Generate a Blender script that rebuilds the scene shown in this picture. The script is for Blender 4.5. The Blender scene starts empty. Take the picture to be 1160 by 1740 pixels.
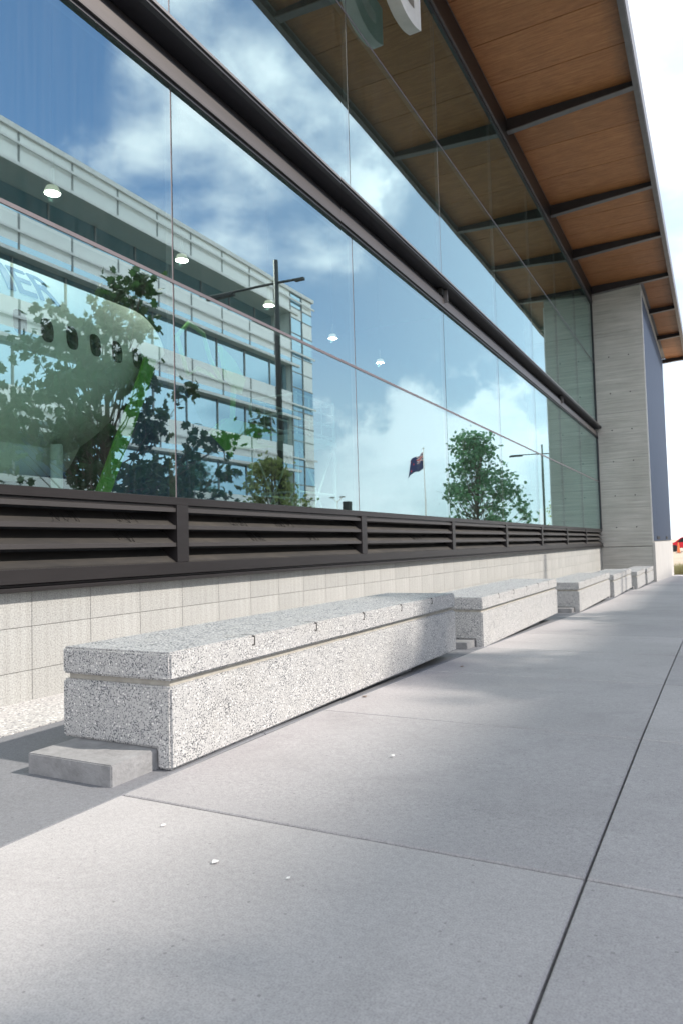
import bpy, bmesh, math, random
from mathutils import Vector, Matrix
R = math.radians
C = bpy.context.scene.collection
sc = bpy.context.scene

# ------------------------------------------------------------------ camera
cam = bpy.data.cameras.new('camera')
co = bpy.data.objects.new('camera', cam); C.objects.link(co)
cam.sensor_fit = 'VERTICAL'; cam.sensor_height = 36.0; cam.lens = 25.168
cam.clip_start = 0.05; cam.clip_end = 6000
_r = Vector((0.885, 0.464, -0.027)); _f = Vector((-0.463, 0.885, 0.050)); _u = Vector((0.047, -0.032, 0.998))
_f.normalize(); _r = (_r - _f * _r.dot(_f)).normalized(); _u = _r.cross(_f)
mw = Matrix((( _r.x, _u.x, -_f.x, 0), (_r.y, _u.y, -_f.y, 0), (_r.z, _u.z, -_f.z, 0.85), (0, 0, 0, 1)))
co.matrix_world = mw
sc.camera = co
cam.dof.use_dof = True; cam.dof.focus_distance = 3.6; cam.dof.aperture_fstop = 5.6

# ------------------------------------------------------------------ light
SUN_EL = R(44.1); SUN_AZ = R(72.0)          # azimuth measured from +Y towards +X
sd = Vector((math.sin(SUN_AZ) * math.cos(SUN_EL), math.cos(SUN_AZ) * math.cos(SUN_EL), math.sin(SUN_EL)))
sl = bpy.data.lights.new('sun', 'SUN'); so = bpy.data.objects.new('sun', sl); C.objects.link(so)
sl.energy = 2.7; sl.angle = R(1.5); sl.color = (1.0, 0.92, 0.82)
so.rotation_euler = sd.to_track_quat('Z', 'Y').to_euler(); so.location = (0, 0, 30)

world = bpy.data.worlds.new('World'); sc.world = world; world.use_nodes = True
wt = world.node_tree; wn = wt.nodes; wl = wt.links
for n in list(wn): wn.remove(n)
def wnode(t, **k):
    n = wn.new(t)
    for a, b in k.items(): setattr(n, a, b)
    return n
def wmath(op, a, b=None, c=None, clamp=False):
    n = wn.new('ShaderNodeMath'); n.operation = op; n.use_clamp = clamp
    for i, v in enumerate((a, b, c)):
        if v is None: continue
        if isinstance(v, (int, float)): n.inputs[i].default_value = v
        else: wl.new(v, n.inputs[i])
    return n.outputs[0]
tc = wnode('ShaderNodeTexCoord')
sky = wnode('ShaderNodeTexSky', sky_type='NISHITA', sun_disc=False, sun_elevation=SUN_EL, sun_rotation=SUN_AZ,
            air_density=1.0, dust_density=0.0, ozone_density=3.0, altitude=0)
nz = wnode('ShaderNodeTexNoise'); nz.inputs['Scale'].default_value = 3.2; nz.inputs['Detail'].default_value = 7; nz.inputs['Roughness'].default_value = 0.55
wl.new(tc.outputs['Generated'], nz.inputs['Vector'])
warp = wnode('ShaderNodeVectorMath', operation='SUBTRACT'); wl.new(nz.outputs['Color'], warp.inputs[0]); warp.inputs[1].default_value = (.5, .5, .5)
wsc = wnode('ShaderNodeVectorMath', operation='SCALE'); wl.new(warp.outputs[0], wsc.inputs[0]); wsc.inputs['Scale'].default_value = 0.30
wad = wnode('ShaderNodeVectorMath', operation='ADD'); wl.new(tc.outputs['Generated'], wad.inputs[0]); wl.new(wsc.outputs[0], wad.inputs[1])
LOBES = [((0.60, 0.56, 0.57), 8, .7), ((0.53, 0.66, 0.53), 9, .85), ((0.456, 0.70, 0.59), 13, 1.0), ((0.394, 0.765, 0.51), 8, 1.0),
         ((0.426, 0.847, 0.317), 6, .45), ((0.351, 0.874, 0.335), 5, .5), ((0.366, 0.828, 0.425), 3, .5), ((0.27, 0.899, 0.344), 6, .6),
         ((0.431, 0.897, 0.094), 7, .6), ((-0.02, 0.888, 0.45), 8, .22), ((-0.02, 0.96, 0.28), 12, .45),
         ((-0.6, 0.2, 0.6), 42, 2.4), ((0.4, -0.7, 0.5), 34, 2.2), ((-0.5, -0.7, 0.4), 42, 2.4), ((-0.9, -0.2, 0.35), 42, 2.4), ((0, -0.8, 0.7), 36, 2.2)]  # wide out-of-view cloud lobes added to light the office front and shaded paving
mask = None
nzb = wnode('ShaderNodeTexNoise'); nzb.inputs['Scale'].default_value = 1.5; nzb.inputs['Detail'].default_value = 4; wl.new(tc.outputs['Generated'], nzb.inputs['Vector'])
for c, rad, amp in LOBES:
    d = wnode('ShaderNodeVectorMath', operation='DOT_PRODUCT'); v = Vector(c).normalized()
    wl.new(wad.outputs[0], d.inputs[0]); d.inputs[1].default_value = v
    mr = wnode('ShaderNodeMapRange', interpolation_type='SMOOTHSTEP')
    wl.new(d.outputs['Value'], mr.inputs[0])
    mr.inputs[1].default_value = math.cos(R(rad * 1.45)); mr.inputs[2].default_value = math.cos(R(rad * .35))
    mr.inputs[3].default_value = 0; mr.inputs[4].default_value = amp
    mask = mr.outputs[0] if mask is None else wmath('MAXIMUM', mask, mr.outputs[0])
nz2 = wnode('ShaderNodeTexNoise'); nz2.inputs['Scale'].default_value = 4.2; nz2.inputs['Detail'].default_value = 7; nz2.inputs['Roughness'].default_value = 0.5
mp = wnode('ShaderNodeMapping'); mp.inputs['Scale'].default_value = (1, 1, 1.9); mp.inputs['Location'].default_value = (3.1, 1.7, 0.4)
wl.new(tc.outputs['Generated'], mp.inputs[0]); wl.new(mp.outputs[0], nz2.inputs['Vector'])
puff = wnode('ShaderNodeMapRange', interpolation_type='SMOOTHSTEP'); wl.new(nz2.outputs['Fac'], puff.inputs[0])
puff.inputs[1].default_value = 0.33; puff.inputs[2].default_value = 0.58
cm = wmath('MULTIPLY', mask, puff.outputs[0], clamp=True)
sep = wnode('ShaderNodeSeparateXYZ'); wl.new(tc.outputs['Generated'], sep.inputs[0])
hz = wnode('ShaderNodeMapRange', interpolation_type='SMOOTHSTEP'); wl.new(sep.outputs['Z'], hz.inputs[0])
hz.inputs[1].default_value = -0.02; hz.inputs[2].default_value = 0.52; hz.inputs[3].default_value = 0.9; hz.inputs[4].default_value = 0.0
# brighter thin overcast straight down the street (+Y), as the photo's blown-out sky shows
ahead = wnode('ShaderNodeVectorMath', operation='DOT_PRODUCT'); wl.new(tc.outputs['Generated'], ahead.inputs[0]); ahead.inputs[1].default_value = Vector((-0.25, 1, 0.3)).normalized()
ah = wnode('ShaderNodeMapRange', interpolation_type='SMOOTHSTEP'); wl.new(ahead.outputs['Value'], ah.inputs[0])
ah.inputs[1].default_value = 0.58; ah.inputs[2].default_value = 0.95; ah.inputs[4].default_value = 0.62
veil = wmath('MAXIMUM', hz.outputs[0], ah.outputs[0])
m1 = wnode('ShaderNodeMix', data_type='RGBA'); wl.new(veil, m1.inputs[0]); wl.new(sky.outputs[0], m1.inputs[6]); m1.inputs[7].default_value = (5.6, 6.4, 7.2, 1)
m2 = wnode('ShaderNodeMix', data_type='RGBA'); wl.new(cm, m2.inputs[0]); wl.new(m1.outputs[2], m2.inputs[6]); m2.inputs[7].default_value = (11.2, 11.3, 12.0, 1)
bg = wnode('ShaderNodeBackground'); wl.new(m2.outputs[2], bg.inputs[0]); bg.inputs[1].default_value = 0.09
wo = wnode('ShaderNodeOutputWorld'); wl.new(bg.outputs[0], wo.inputs[0])

sc.view_settings.view_transform = 'Standard'; sc.view_settings.look = 'None'
sc.view_settings.gamma = 1; sc.view_settings.use_curve_mapping = False
sc.view_settings.exposure = 1.16
sc.render.engine = 'CYCLES'
sc.cycles.use_denoising = True
sc.cycles.max_bounces = 10; sc.cycles.glossy_bounces = 5; sc.cycles.transparent_max_bounces = 16
sc.cycles.caustics_reflective = True; sc.cycles.caustics_refractive = False
sc.cycles.sample_clamp_indirect = 6

# ------------------------------------------------------------------ materials
def new_mat(name):
    m = bpy.data.materials.new(name); m.use_nodes = True
    return m, m.node_tree.nodes, m.node_tree.links, m.node_tree.nodes['Principled BSDF']
def simple(name, col, rough=.6, metal=0, var=.12, scale=6, bump=0, bscale=40, spec=.5, coord='Object', stretch=(1, 1, 1), trans=0):
    m, n, l, p = new_mat(name)
    t = n.new('ShaderNodeTexCoord'); mp = n.new('ShaderNodeMapping'); mp.inputs['Scale'].default_value = stretch
    l.new(t.outputs[coord], mp.inputs[0])
    a = n.new('ShaderNodeTexNoise'); a.inputs['Scale'].default_value = scale; a.inputs['Detail'].default_value = 6; a.inputs['Roughness'].default_value = .65
    l.new(mp.outputs[0], a.inputs['Vector'])
    r = n.new('ShaderNodeMapRange'); l.new(a.outputs['Fac'], r.inputs[0]); r.inputs[1].default_value = .25; r.inputs[2].default_value = .75
    r.inputs[3].default_value = 1 - var; r.inputs[4].default_value = 1 + var
    mx = n.new('ShaderNodeVectorMath'); mx.operation = 'SCALE'; mx.inputs[0].default_value = col[:3]; l.new(r.outputs[0], mx.inputs['Scale'])
    l.new(mx.outputs[0], p.inputs['Base Color'])
    p.inputs['Roughness'].default_value = rough; p.inputs['Metallic'].default_value = metal
    p.inputs['Specular IOR Level'].default_value = spec
    if bump:
        b = n.new('ShaderNodeTexNoise'); b.inputs['Scale'].default_value = bscale; b.inputs['Detail'].default_value = 5
        l.new(mp.outputs[0], b.inputs['Vector'])
        bb = n.new('ShaderNodeBump'); bb.inputs['Distance'].default_value = bump; l.new(b.outputs['Fac'], bb.inputs['Height']); l.new(bb.outputs[0], p.inputs['Normal'])
    return m
def ramp(n, l, src, stops):
    r = n.new('ShaderNodeValToRGB'); l.new(src, r.inputs[0]); e = r.color_ramp.elements
    while len(e) > 1: e.remove(e[-1])
    e[0].position, e[0].color = stops[0][0], (*stops[0][1], 1)
    for pz, c in stops[1:]:
        q = e.new(pz); q.color = (*c, 1)
    return r.outputs[0]
def mixc(n, l, fac, a, b, mode='MIX'):
    m = n.new('ShaderNodeMix'); m.data_type = 'RGBA'; m.blend_type = mode
    for i, v in ((0, fac), (6, a), (7, b)):
        if isinstance(v, (int, float)): m.inputs[i].default_value = v
        elif isinstance(v, tuple): m.inputs[i].default_value = (*v, 1)
        else: l.new(v, m.inputs[i])
    return m.outputs[2]

def mat_paving(name, base, dark=1.0):
    m, n, l, p = new_mat(name)
    t = n.new('ShaderNodeTexCoord'); g = t.outputs['Object']
    a = n.new('ShaderNodeTexNoise'); a.inputs['Scale'].default_value = 0.9; a.inputs['Detail'].default_value = 8; a.inputs['Roughness'].default_value = .6; l.new(g, a.inputs['Vector'])
    c1 = ramp(n, l, a.outputs['Fac'], [(.3, tuple(v * .88 for v in base)), (.7, tuple(v * 1.08 for v in base))])
    f = n.new('ShaderNodeTexNoise'); f.inputs['Scale'].default_value = 55; f.inputs['Detail'].default_value = 4; l.new(g, f.inputs['Vector'])
    c2 = mixc(n, l, .5, c1, ramp(n, l, f.outputs['Fac'], [(.3, (.42, .42, .42)), (.7, (.58, .58, .58))]), 'OVERLAY')
    # small pits and pale crumbs
    v = n.new('ShaderNodeTexVoronoi'); v.inputs['Scale'].default_value = 26; l.new(g, v.inputs['Vector'])
    sp = n.new('ShaderNodeSeparateColor'); l.new(v.outputs['Color'], sp.inputs[0])
    pit = n.new('ShaderNodeMath'); pit.operation = 'LESS_THAN'; l.new(v.outputs['Distance'], pit.inputs[0]); pit.inputs[1].default_value = .11
    sel = n.new('ShaderNodeMath'); sel.operation = 'GREATER_THAN'; l.new(sp.outputs[0], sel.inputs[0]); sel.inputs[1].default_value = .72
    k = n.new('ShaderNodeMath'); k.operation = 'MULTIPLY'; l.new(pit.outputs[0], k.inputs[0]); l.new(sel.outputs[0], k.inputs[1])
    k2 = n.new('ShaderNodeMath'); k2.operation = 'MULTIPLY'; l.new(k.outputs[0], k2.inputs[0]); k2.inputs[1].default_value = .55
    c3 = mixc(n, l, k2.outputs[0], c2, tuple(x * .45 for x in base))
    # gum spots and footprints
    v2 = n.new('ShaderNodeTexVoronoi'); v2.inputs['Scale'].default_value = 2.1; v2.inputs['Randomness'].default_value = 1; 
    wp = n.new('ShaderNodeTexNoise'); wp.inputs['Scale'].default_value = 14; l.new(g, wp.inputs['Vector'])
    wm = mixc(n, l, .06, g, wp.outputs['Color'], 'LINEAR_LIGHT'); l.new(wm, v2.inputs['Vector'])
    sp2 = n.new('ShaderNodeSeparateColor'); l.new(v2.outputs['Color'], sp2.inputs[0])
    g1 = n.new('ShaderNodeMapRange'); g1.interpolation_type = 'SMOOTHSTEP'; l.new(v2.outputs['Distance'], g1.inputs[0]); g1.inputs[1].default_value = .05; g1.inputs[2].default_value = .025; g1.inputs[3].default_value = 0; g1.inputs[4].default_value = .45
    g2 = n.new('ShaderNodeMath'); g2.operation = 'GREATER_THAN'; l.new(sp2.outputs[1], g2.inputs[0]); g2.inputs[1].default_value = .5
    g3 = n.new('ShaderNodeMath'); g3.operation = 'MULTIPLY'; l.new(g1.outputs[0], g3.inputs[0]); l.new(g2.outputs[0], g3.inputs[1])
    c4 = mixc(n, l, g3.outputs[0], c3, (.08, .075, .07))
    # broad stains
    s = n.new('ShaderNodeTexNoise'); s.inputs['Scale'].default_value = 2.6; s.inputs['Detail'].default_value = 9; s.inputs['Roughness'].default_value = .7; s.inputs['Distortion'].default_value = .6; l.new(g, s.inputs['Vector'])
    sr = n.new('ShaderNodeMapRange'); l.new(s.outputs['Fac'], sr.inputs[0]); sr.inputs[1].default_value = .52; sr.inputs[2].default_value = .72; sr.inputs[4].default_value = .38
    c5 = mixc(n, l, sr.outputs[0], c4, tuple(x * .62 for x in base))
    oi = n.new('ShaderNodeObjectInfo')
    c6 = mixc(n, l, .5, c5, ramp(n, l, oi.outputs['Random'], [(0, (.40, .40, .41)), (1, (.60, .595, .585))]), 'OVERLAY')
    fs = n.new('ShaderNodeTexNoise'); fs.inputs['Scale'].default_value = 210; fs.inputs['Detail'].default_value = 2; l.new(g, fs.inputs['Vector'])
    c6 = mixc(n, l, .45, c6, ramp(n, l, fs.outputs['Fac'], [(.34, (.30, .30, .30)), (.5, (.5, .5, .5)), (.70, (.64, .64, .64))]), 'OVERLAY')
    l.new(c6, p.inputs['Base Color'])
    p.inputs['Roughness'].default_value = .72; p.inputs['Specular IOR Level'].default_value = .35
    b = n.new('ShaderNodeBump'); b.inputs['Distance'].default_value = .0015; b.inputs['Strength'].default_value = .7; l.new(f.outputs['Fac'], b.inputs['Height']); l.new(b.outputs[0], p.inputs['Normal'])
    return m
M = {}
M['paving'] = mat_paving('light_concrete_paving', (.374, .362, .364))
M['paving_band'] = mat_paving('shade_toned_concrete_paving', (.17, .175, .19))  # strip under and behind the benches: its shade is put into the darker colour

def mat_aggregate(name, matrix, chips, scale, thr, white=.5):
    """exposed aggregate: rounded dark and pale stones set in a light cement matrix"""
    m, n, l, p = new_mat(name)
    t = n.new('ShaderNodeTexCoord'); g = t.outputs['Object']
    v = n.new('ShaderNodeTexVoronoi'); v.inputs['Scale'].default_value = scale; l.new(g, v.inputs['Vector'])
    sp = n.new('ShaderNodeSeparateColor'); l.new(v.outputs['Color'], sp.inputs[0])
    chip = ramp(n, l, sp.outputs[0], chips); n[chip.node.name].color_ramp.interpolation = 'CONSTANT'
    nn = n.new('ShaderNodeTexNoise'); nn.inputs['Scale'].default_value = 9; nn.inputs['Detail'].default_value = 6; l.new(g, nn.inputs['Vector'])
    dth = n.new('ShaderNodeMapRange'); l.new(nn.outputs['Fac'], dth.inputs[0]); dth.inputs[1].default_value = .32; dth.inputs[2].default_value = .68; dth.inputs[3].default_value = thr * .72; dth.inputs[4].default_value = thr * 1.15
    lt = n.new('ShaderNodeMath'); lt.operation = 'LESS_THAN'; l.new(v.outputs['Distance'], lt.inputs[0]); l.new(dth.outputs[0], lt.inputs[1])
    mt = ramp(n, l, nn.outputs['Fac'], [(.3, tuple(x * .9 for x in matrix)), (.7, tuple(min(.85, x * 1.05) for x in matrix))])
    c = mixc(n, l, lt.outputs[0], mt, chip)
    # large white stones
    v2 = n.new('ShaderNodeTexVoronoi'); v2.inputs['Scale'].default_value = scale * .42; l.new(g, v2.inputs['Vector'])
    s2 = n.new('ShaderNodeSeparateColor'); l.new(v2.outputs['Color'], s2.inputs[0])
    a = n.new('ShaderNodeMath'); a.operation = 'LESS_THAN'; l.new(v2.outputs['Distance'], a.inputs[0]); a.inputs[1].default_value = .26
    b = n.new('ShaderNodeMath'); b.operation = 'GREATER_THAN'; l.new(s2.outputs[2], b.inputs[0]); b.inputs[1].default_value = 1 - white
    ab = n.new('ShaderNodeMath'); ab.operation = 'MULTIPLY'; l.new(a.outputs[0], ab.inputs[0]); l.new(b.outputs[0], ab.inputs[1])
    c = mixc(n, l, ab.outputs[0], c, (.74, .73, .70))
    # grime
    gr = n.new('ShaderNodeTexNoise'); gr.inputs['Scale'].default_value = 3; gr.inputs['Detail'].default_value = 8; gr.inputs['Roughness'].default_value = .7; l.new(g, gr.inputs['Vector'])
    gm = n.new('ShaderNodeMapRange'); l.new(gr.outputs['Fac'], gm.inputs[0]); gm.inputs[1].default_value = .5; gm.inputs[2].default_value = .75; gm.inputs[4].default_value = .16
    c = mixc(n, l, gm.outputs[0], c, (.36, .33, .28))
    l.new(c, p.inputs['Base Color']); p.inputs['Roughness'].default_value = .55; p.inputs['Specular IOR Level'].default_value = .4
    bp = n.new('ShaderNodeBump'); bp.inputs['Distance'].default_value = .0012; l.new(v.outputs['Distance'], bp.inputs['Height']); l.new(bp.outputs[0], p.inputs['Normal'])
    return m
M['terrazzo'] = mat_aggregate('grey_exposed_aggregate', (.46, .455, .45),
    [(0, (.06, .065, .075)), (.38, (.11, .12, .135)), (.64, (.21, .215, .225)), (.80, (.38, .38, .37)), (.92, (.60, .59, .57))], 160, .45, .35)
M['terrazzo_top'] = mat_aggregate('shade_toned_seat_aggregate', (.36, .365, .38),
    [(0, (.04, .045, .052)), (.36, (.11, .12, .135)), (.6, (.22, .23, .24)), (.8, (.38, .38, .38)), (.92, (.56, .56, .55))], 95, .5, .25)  # seat top toned down in colour for the weaker light on it
M['margin'] = mat_aggregate('pale_pebble_margin', (.46, .45, .44), [(0, (.2, .2, .21)), (.3, (.34, .33, .33)), (.6, (.5, .49, .47)), (.8, (.66, .65, .63))], 70, .5, .35)
M['groove'] = simple('groove_cement', (.36, .34, .30), .8, var=.2, scale=20)
M['stop'] = simple('skate_stop_steel', (.09, .085, .08), .5, .3, var=.25, scale=30)
M['footing'] = simple('grey_concrete_footing', (.25, .25, .255), .85, var=.25, scale=14, bump=.004, bscale=60)
M['tile'] = simple('honed_stone_tile', (.47, .46, .41), .7, var=.07, scale=3, bump=.0006, bscale=200)
def mat_tile(name, base):
    m, n, l, p = new_mat(name)
    t = n.new('ShaderNodeTexCoord'); g = t.outputs['Object']
    oi = n.new('ShaderNodeObjectInfo')
    a = n.new('ShaderNodeTexNoise'); a.inputs['Scale'].default_value = 110; a.inputs['Detail'].default_value = 3; l.new(g, a.inputs['Vector'])
    b = n.new('ShaderNodeTexNoise'); b.inputs['Scale'].default_value = 2; b.inputs['Detail'].default_value = 7; l.new(g, b.inputs['Vector'])
    mp = n.new('ShaderNodeMapping'); mp.inputs['Scale'].default_value = (1, 9, .35); l.new(g, mp.inputs[0])
    s = n.new('ShaderNodeTexNoise'); s.inputs['Scale'].default_value = 2.2; s.inputs['Detail'].default_value = 5; l.new(mp.outputs[0], s.inputs['Vector'])
    c = ramp(n, l, a.outputs['Fac'], [(.30, tuple(x * .72 for x in base)), (.5, base), (.68, tuple(x * 1.22 for x in base))])
    c = mixc(n, l, .55, c, ramp(n, l, b.outputs['Fac'], [(.3, (.44, .44, .43)), (.7, (.56, .56, .55))]), 'OVERLAY')
    c = mixc(n, l, .5, c, ramp(n, l, s.outputs['Fac'], [(.35, (.42, .41, .40)), (.65, (.55, .55, .55))]), 'OVERLAY')
    c = mixc(n, l, .35, c, ramp(n, l, oi.outputs['Random'], [(0, (.44, .44, .43)), (1, (.58, .57, .56))]), 'OVERLAY')
    l.new(c, p.inputs['Base Color']); p.inputs['Roughness'].default_value = .7
    bp = n.new('ShaderNodeBump'); bp.inputs['Distance'].default_value = .0012; l.new(a.outputs['Fac'], bp.inputs['Height']); l.new(bp.outputs[0], p.inputs['Normal'])
    return m
M['tile'] = mat_tile('honed_stone_tile', (.365, .365, .358))
M['mortar'] = simple('tile_joint_mortar', (.30, .29, .27), .9)
M['bronze'] = simple('dark_bronze_aluminium', (.040, .036, .037), .42, .55, var=.15, scale=9, bump=.0008, bscale=60, stretch=(1, .15, 1))
M['bronze_light'] = simple('worn_bronze_aluminium', (.085, .078, .078), .45, .6, var=.15, scale=9, stretch=(1, .15, 1))
def mat_blade():
    m, n, l, p = new_mat('dusty_louvre_blade')
    t = n.new('ShaderNodeTexCoord'); g = t.outputs['Object']
    mp = n.new('ShaderNodeMapping'); mp.inputs['Scale'].default_value = (1, .35, 3); l.new(g, mp.inputs[0])
    a = n.new('ShaderNodeTexNoise'); a.inputs['Scale'].default_value = 5; a.inputs['Detail'].default_value = 8; a.inputs['Roughness'].default_value = .7; l.new(mp.outputs[0], a.inputs['Vector'])
    c = ramp(n, l, a.outputs['Fac'], [(.3, (.020, .019, .019)), (.55, (.038, .034, .030)), (.75, (.064, .056, .046))])
    l.new(c, p.inputs['Base Color']); p.inputs['Roughness'].default_value = .6; p.inputs['Metallic'].default_value = .2
    return m
M['blade'] = mat_blade()
M['scribble'] = simple('scratched_tag_marks', (.018, .016, .015), .7)
M['gasket'] = simple('glazing_joint', (.13, .11, .12), .5)
M['steel_dark'] = simple('dark_painted_steel', (.035, .035, .042), .45, .2, var=.15)
M['steel_grey'] = simple('grey_steel_flange', (.17, .165, .17), .45, .35, var=.15, scale=4)

def mat_ply():
    m, n, l, p = new_mat('stained_plywood_soffit')
    t = n.new('ShaderNodeTexCoord'); oi = n.new('ShaderNodeObjectInfo')
    ad = n.new('ShaderNodeVectorMath'); ad.operation = 'ADD'; l.new(t.outputs['Object'], ad.inputs[0])
    sc_ = n.new('ShaderNodeVectorMath'); sc_.operation = 'SCALE'; sc_.inputs[0].default_value = (7, 13, 3); l.new(oi.outputs['Random'], sc_.inputs['Scale']); l.new(sc_.outputs[0], ad.inputs[1])
    mp = n.new('ShaderNodeMapping'); mp.inputs['Scale'].default_value = (.8, 9, 1); l.new(ad.outputs[0], mp.inputs[0])
    a = n.new('ShaderNodeTexNoise'); a.inputs['Scale'].default_value = 2.6; a.inputs['Detail'].default_value = 8; a.inputs['Roughness'].default_value = .65; a.inputs['Distortion'].default_value = .7; l.new(mp.outputs[0], a.inputs['Vector'])
    b = n.new('ShaderNodeTexNoise'); b.inputs['Scale'].default_value = 3.5; b.inputs['Detail'].default_value = 7; b.inputs['Roughness'].default_value = .7; l.new(ad.outputs[0], b.inputs['Vector'])
    c = ramp(n, l, a.outputs['Fac'], [(.28, (.28, .108, .040)), (.5, (.40, .165, .062)), (.72, (.49, .23, .095))])
    c = mixc(n, l, .5, c, ramp(n, l, b.outputs['Fac'], [(.3, (.40, .38, .36)), (.68, (.60, .60, .60))]), 'OVERLAY')
    c = mixc(n, l, .4, c, ramp(n, l, oi.outputs['Random'], [(0, (.42, .41, .40)), (1, (.58, .57, .56))]), 'OVERLAY')
    sx_ = n.new('ShaderNodeSeparateXYZ'); l.new(t.outputs['Object'], sx_.inputs[0])
    e1 = n.new('ShaderNodeMapRange'); l.new(sx_.outputs[0], e1.inputs[0]); e1.inputs[1].default_value = -1.55; e1.inputs[2].default_value = -1.05
    w1 = n.new('ShaderNodeTexNoise'); w1.inputs['Scale'].default_value = 7; w1.inputs['Detail'].default_value = 9; w1.inputs['Roughness'].default_value = .75; l.new(ad.outputs[0], w1.inputs['Vector'])
    e2 = n.new('ShaderNodeMath'); e2.operation = 'ADD'; l.new(e1.outputs[0], e2.inputs[0]); l.new(w1.outputs['Fac'], e2.inputs[1])
    e3 = n.new('ShaderNodeMapRange'); l.new(e2.outputs[0], e3.inputs[0]); e3.inputs[1].default_value = .85; e3.inputs[2].default_value = 1.45; e3.inputs[4].default_value = .75
    c = mixc(n, l, e3.outputs[0], c, (.10, .05, .03))
    l.new(c, p.inputs['Base Color']); p.inputs['Roughness'].default_value = .55
    return m
M['ply'] = mat_ply()

def mat_boardmark():
    m, n, l, p = new_mat('board_marked_concrete')
    t = n.new('ShaderNodeTexCoord'); g = t.outputs['Object']
    mp = n.new('ShaderNodeMapping'); mp.inputs['Scale'].default_value = (.5, .5, 5.5); l.new(g, mp.inputs[0])
    a = n.new('ShaderNodeTexNoise'); a.inputs['Scale'].default_value = 2.2; a.inputs['Detail'].default_value = 9; a.inputs['Roughness'].default_value = .68; a.inputs['Distortion'].default_value = .4; l.new(mp.outputs[0], a.inputs['Vector'])
    mq = n.new('ShaderNodeMapping'); mq.inputs['Scale'].default_value = (.35, .35, 11); l.new(g, mq.inputs[0])
    s = n.new('ShaderNodeTexNoise'); s.inputs['Scale'].default_value = 1.5; s.inputs['Detail'].default_value = 6; l.new(mq.outputs[0], s.inputs['Vector'])
    b = n.new('ShaderNodeTexNoise'); b.inputs['Scale'].default_value = 1.1; b.inputs['Detail'].default_value = 6; l.new(g, b.inputs['Vector'])
    c = ramp(n, l, a.outputs['Fac'], [(.25, (.37, .36, .34)), (.5, (.45, .44, .415)), (.75, (.52, .507, .48))])
    c = mixc(n, l, .65, c, ramp(n, l, s.outputs['Fac'], [(.32, (.41, .41, .41)), (.68, (.58, .58, .575))]), 'OVERLAY')
    c = mixc(n, l, .5, c, ramp(n, l, b.outputs['Fac'], [(.3, (.40, .40, .39)), (.7, (.58, .58, .58))]), 'OVERLAY')
    l.new(c, p.inputs['Base Color']); p.inputs['Roughness'].default_value = .85
    bp = n.new('ShaderNodeBump'); bp.inputs['Distance'].default_value = .02; l.new(s.outputs['Fac'], bp.inputs['Height']); l.new(bp.outputs[0], p.inputs['Normal'])
    return m
M['board'] = mat_boardmark()
M['plinth'] = simple('pale_precast_concrete', (.50, .48, .46), .8, var=.14, scale=2.5, bump=.002, bscale=30, stretch=(1, 3, .6))
M['cladding'] = simple('blue_grey_metal_cladding', (.032, .048, .085), .6, 0, var=.2, scale=3, stretch=(1, 3, .3), spec=.15)
M['trim'] = simple('pale_edge_trim', (.62, .61, .60), .45, .2)

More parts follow.
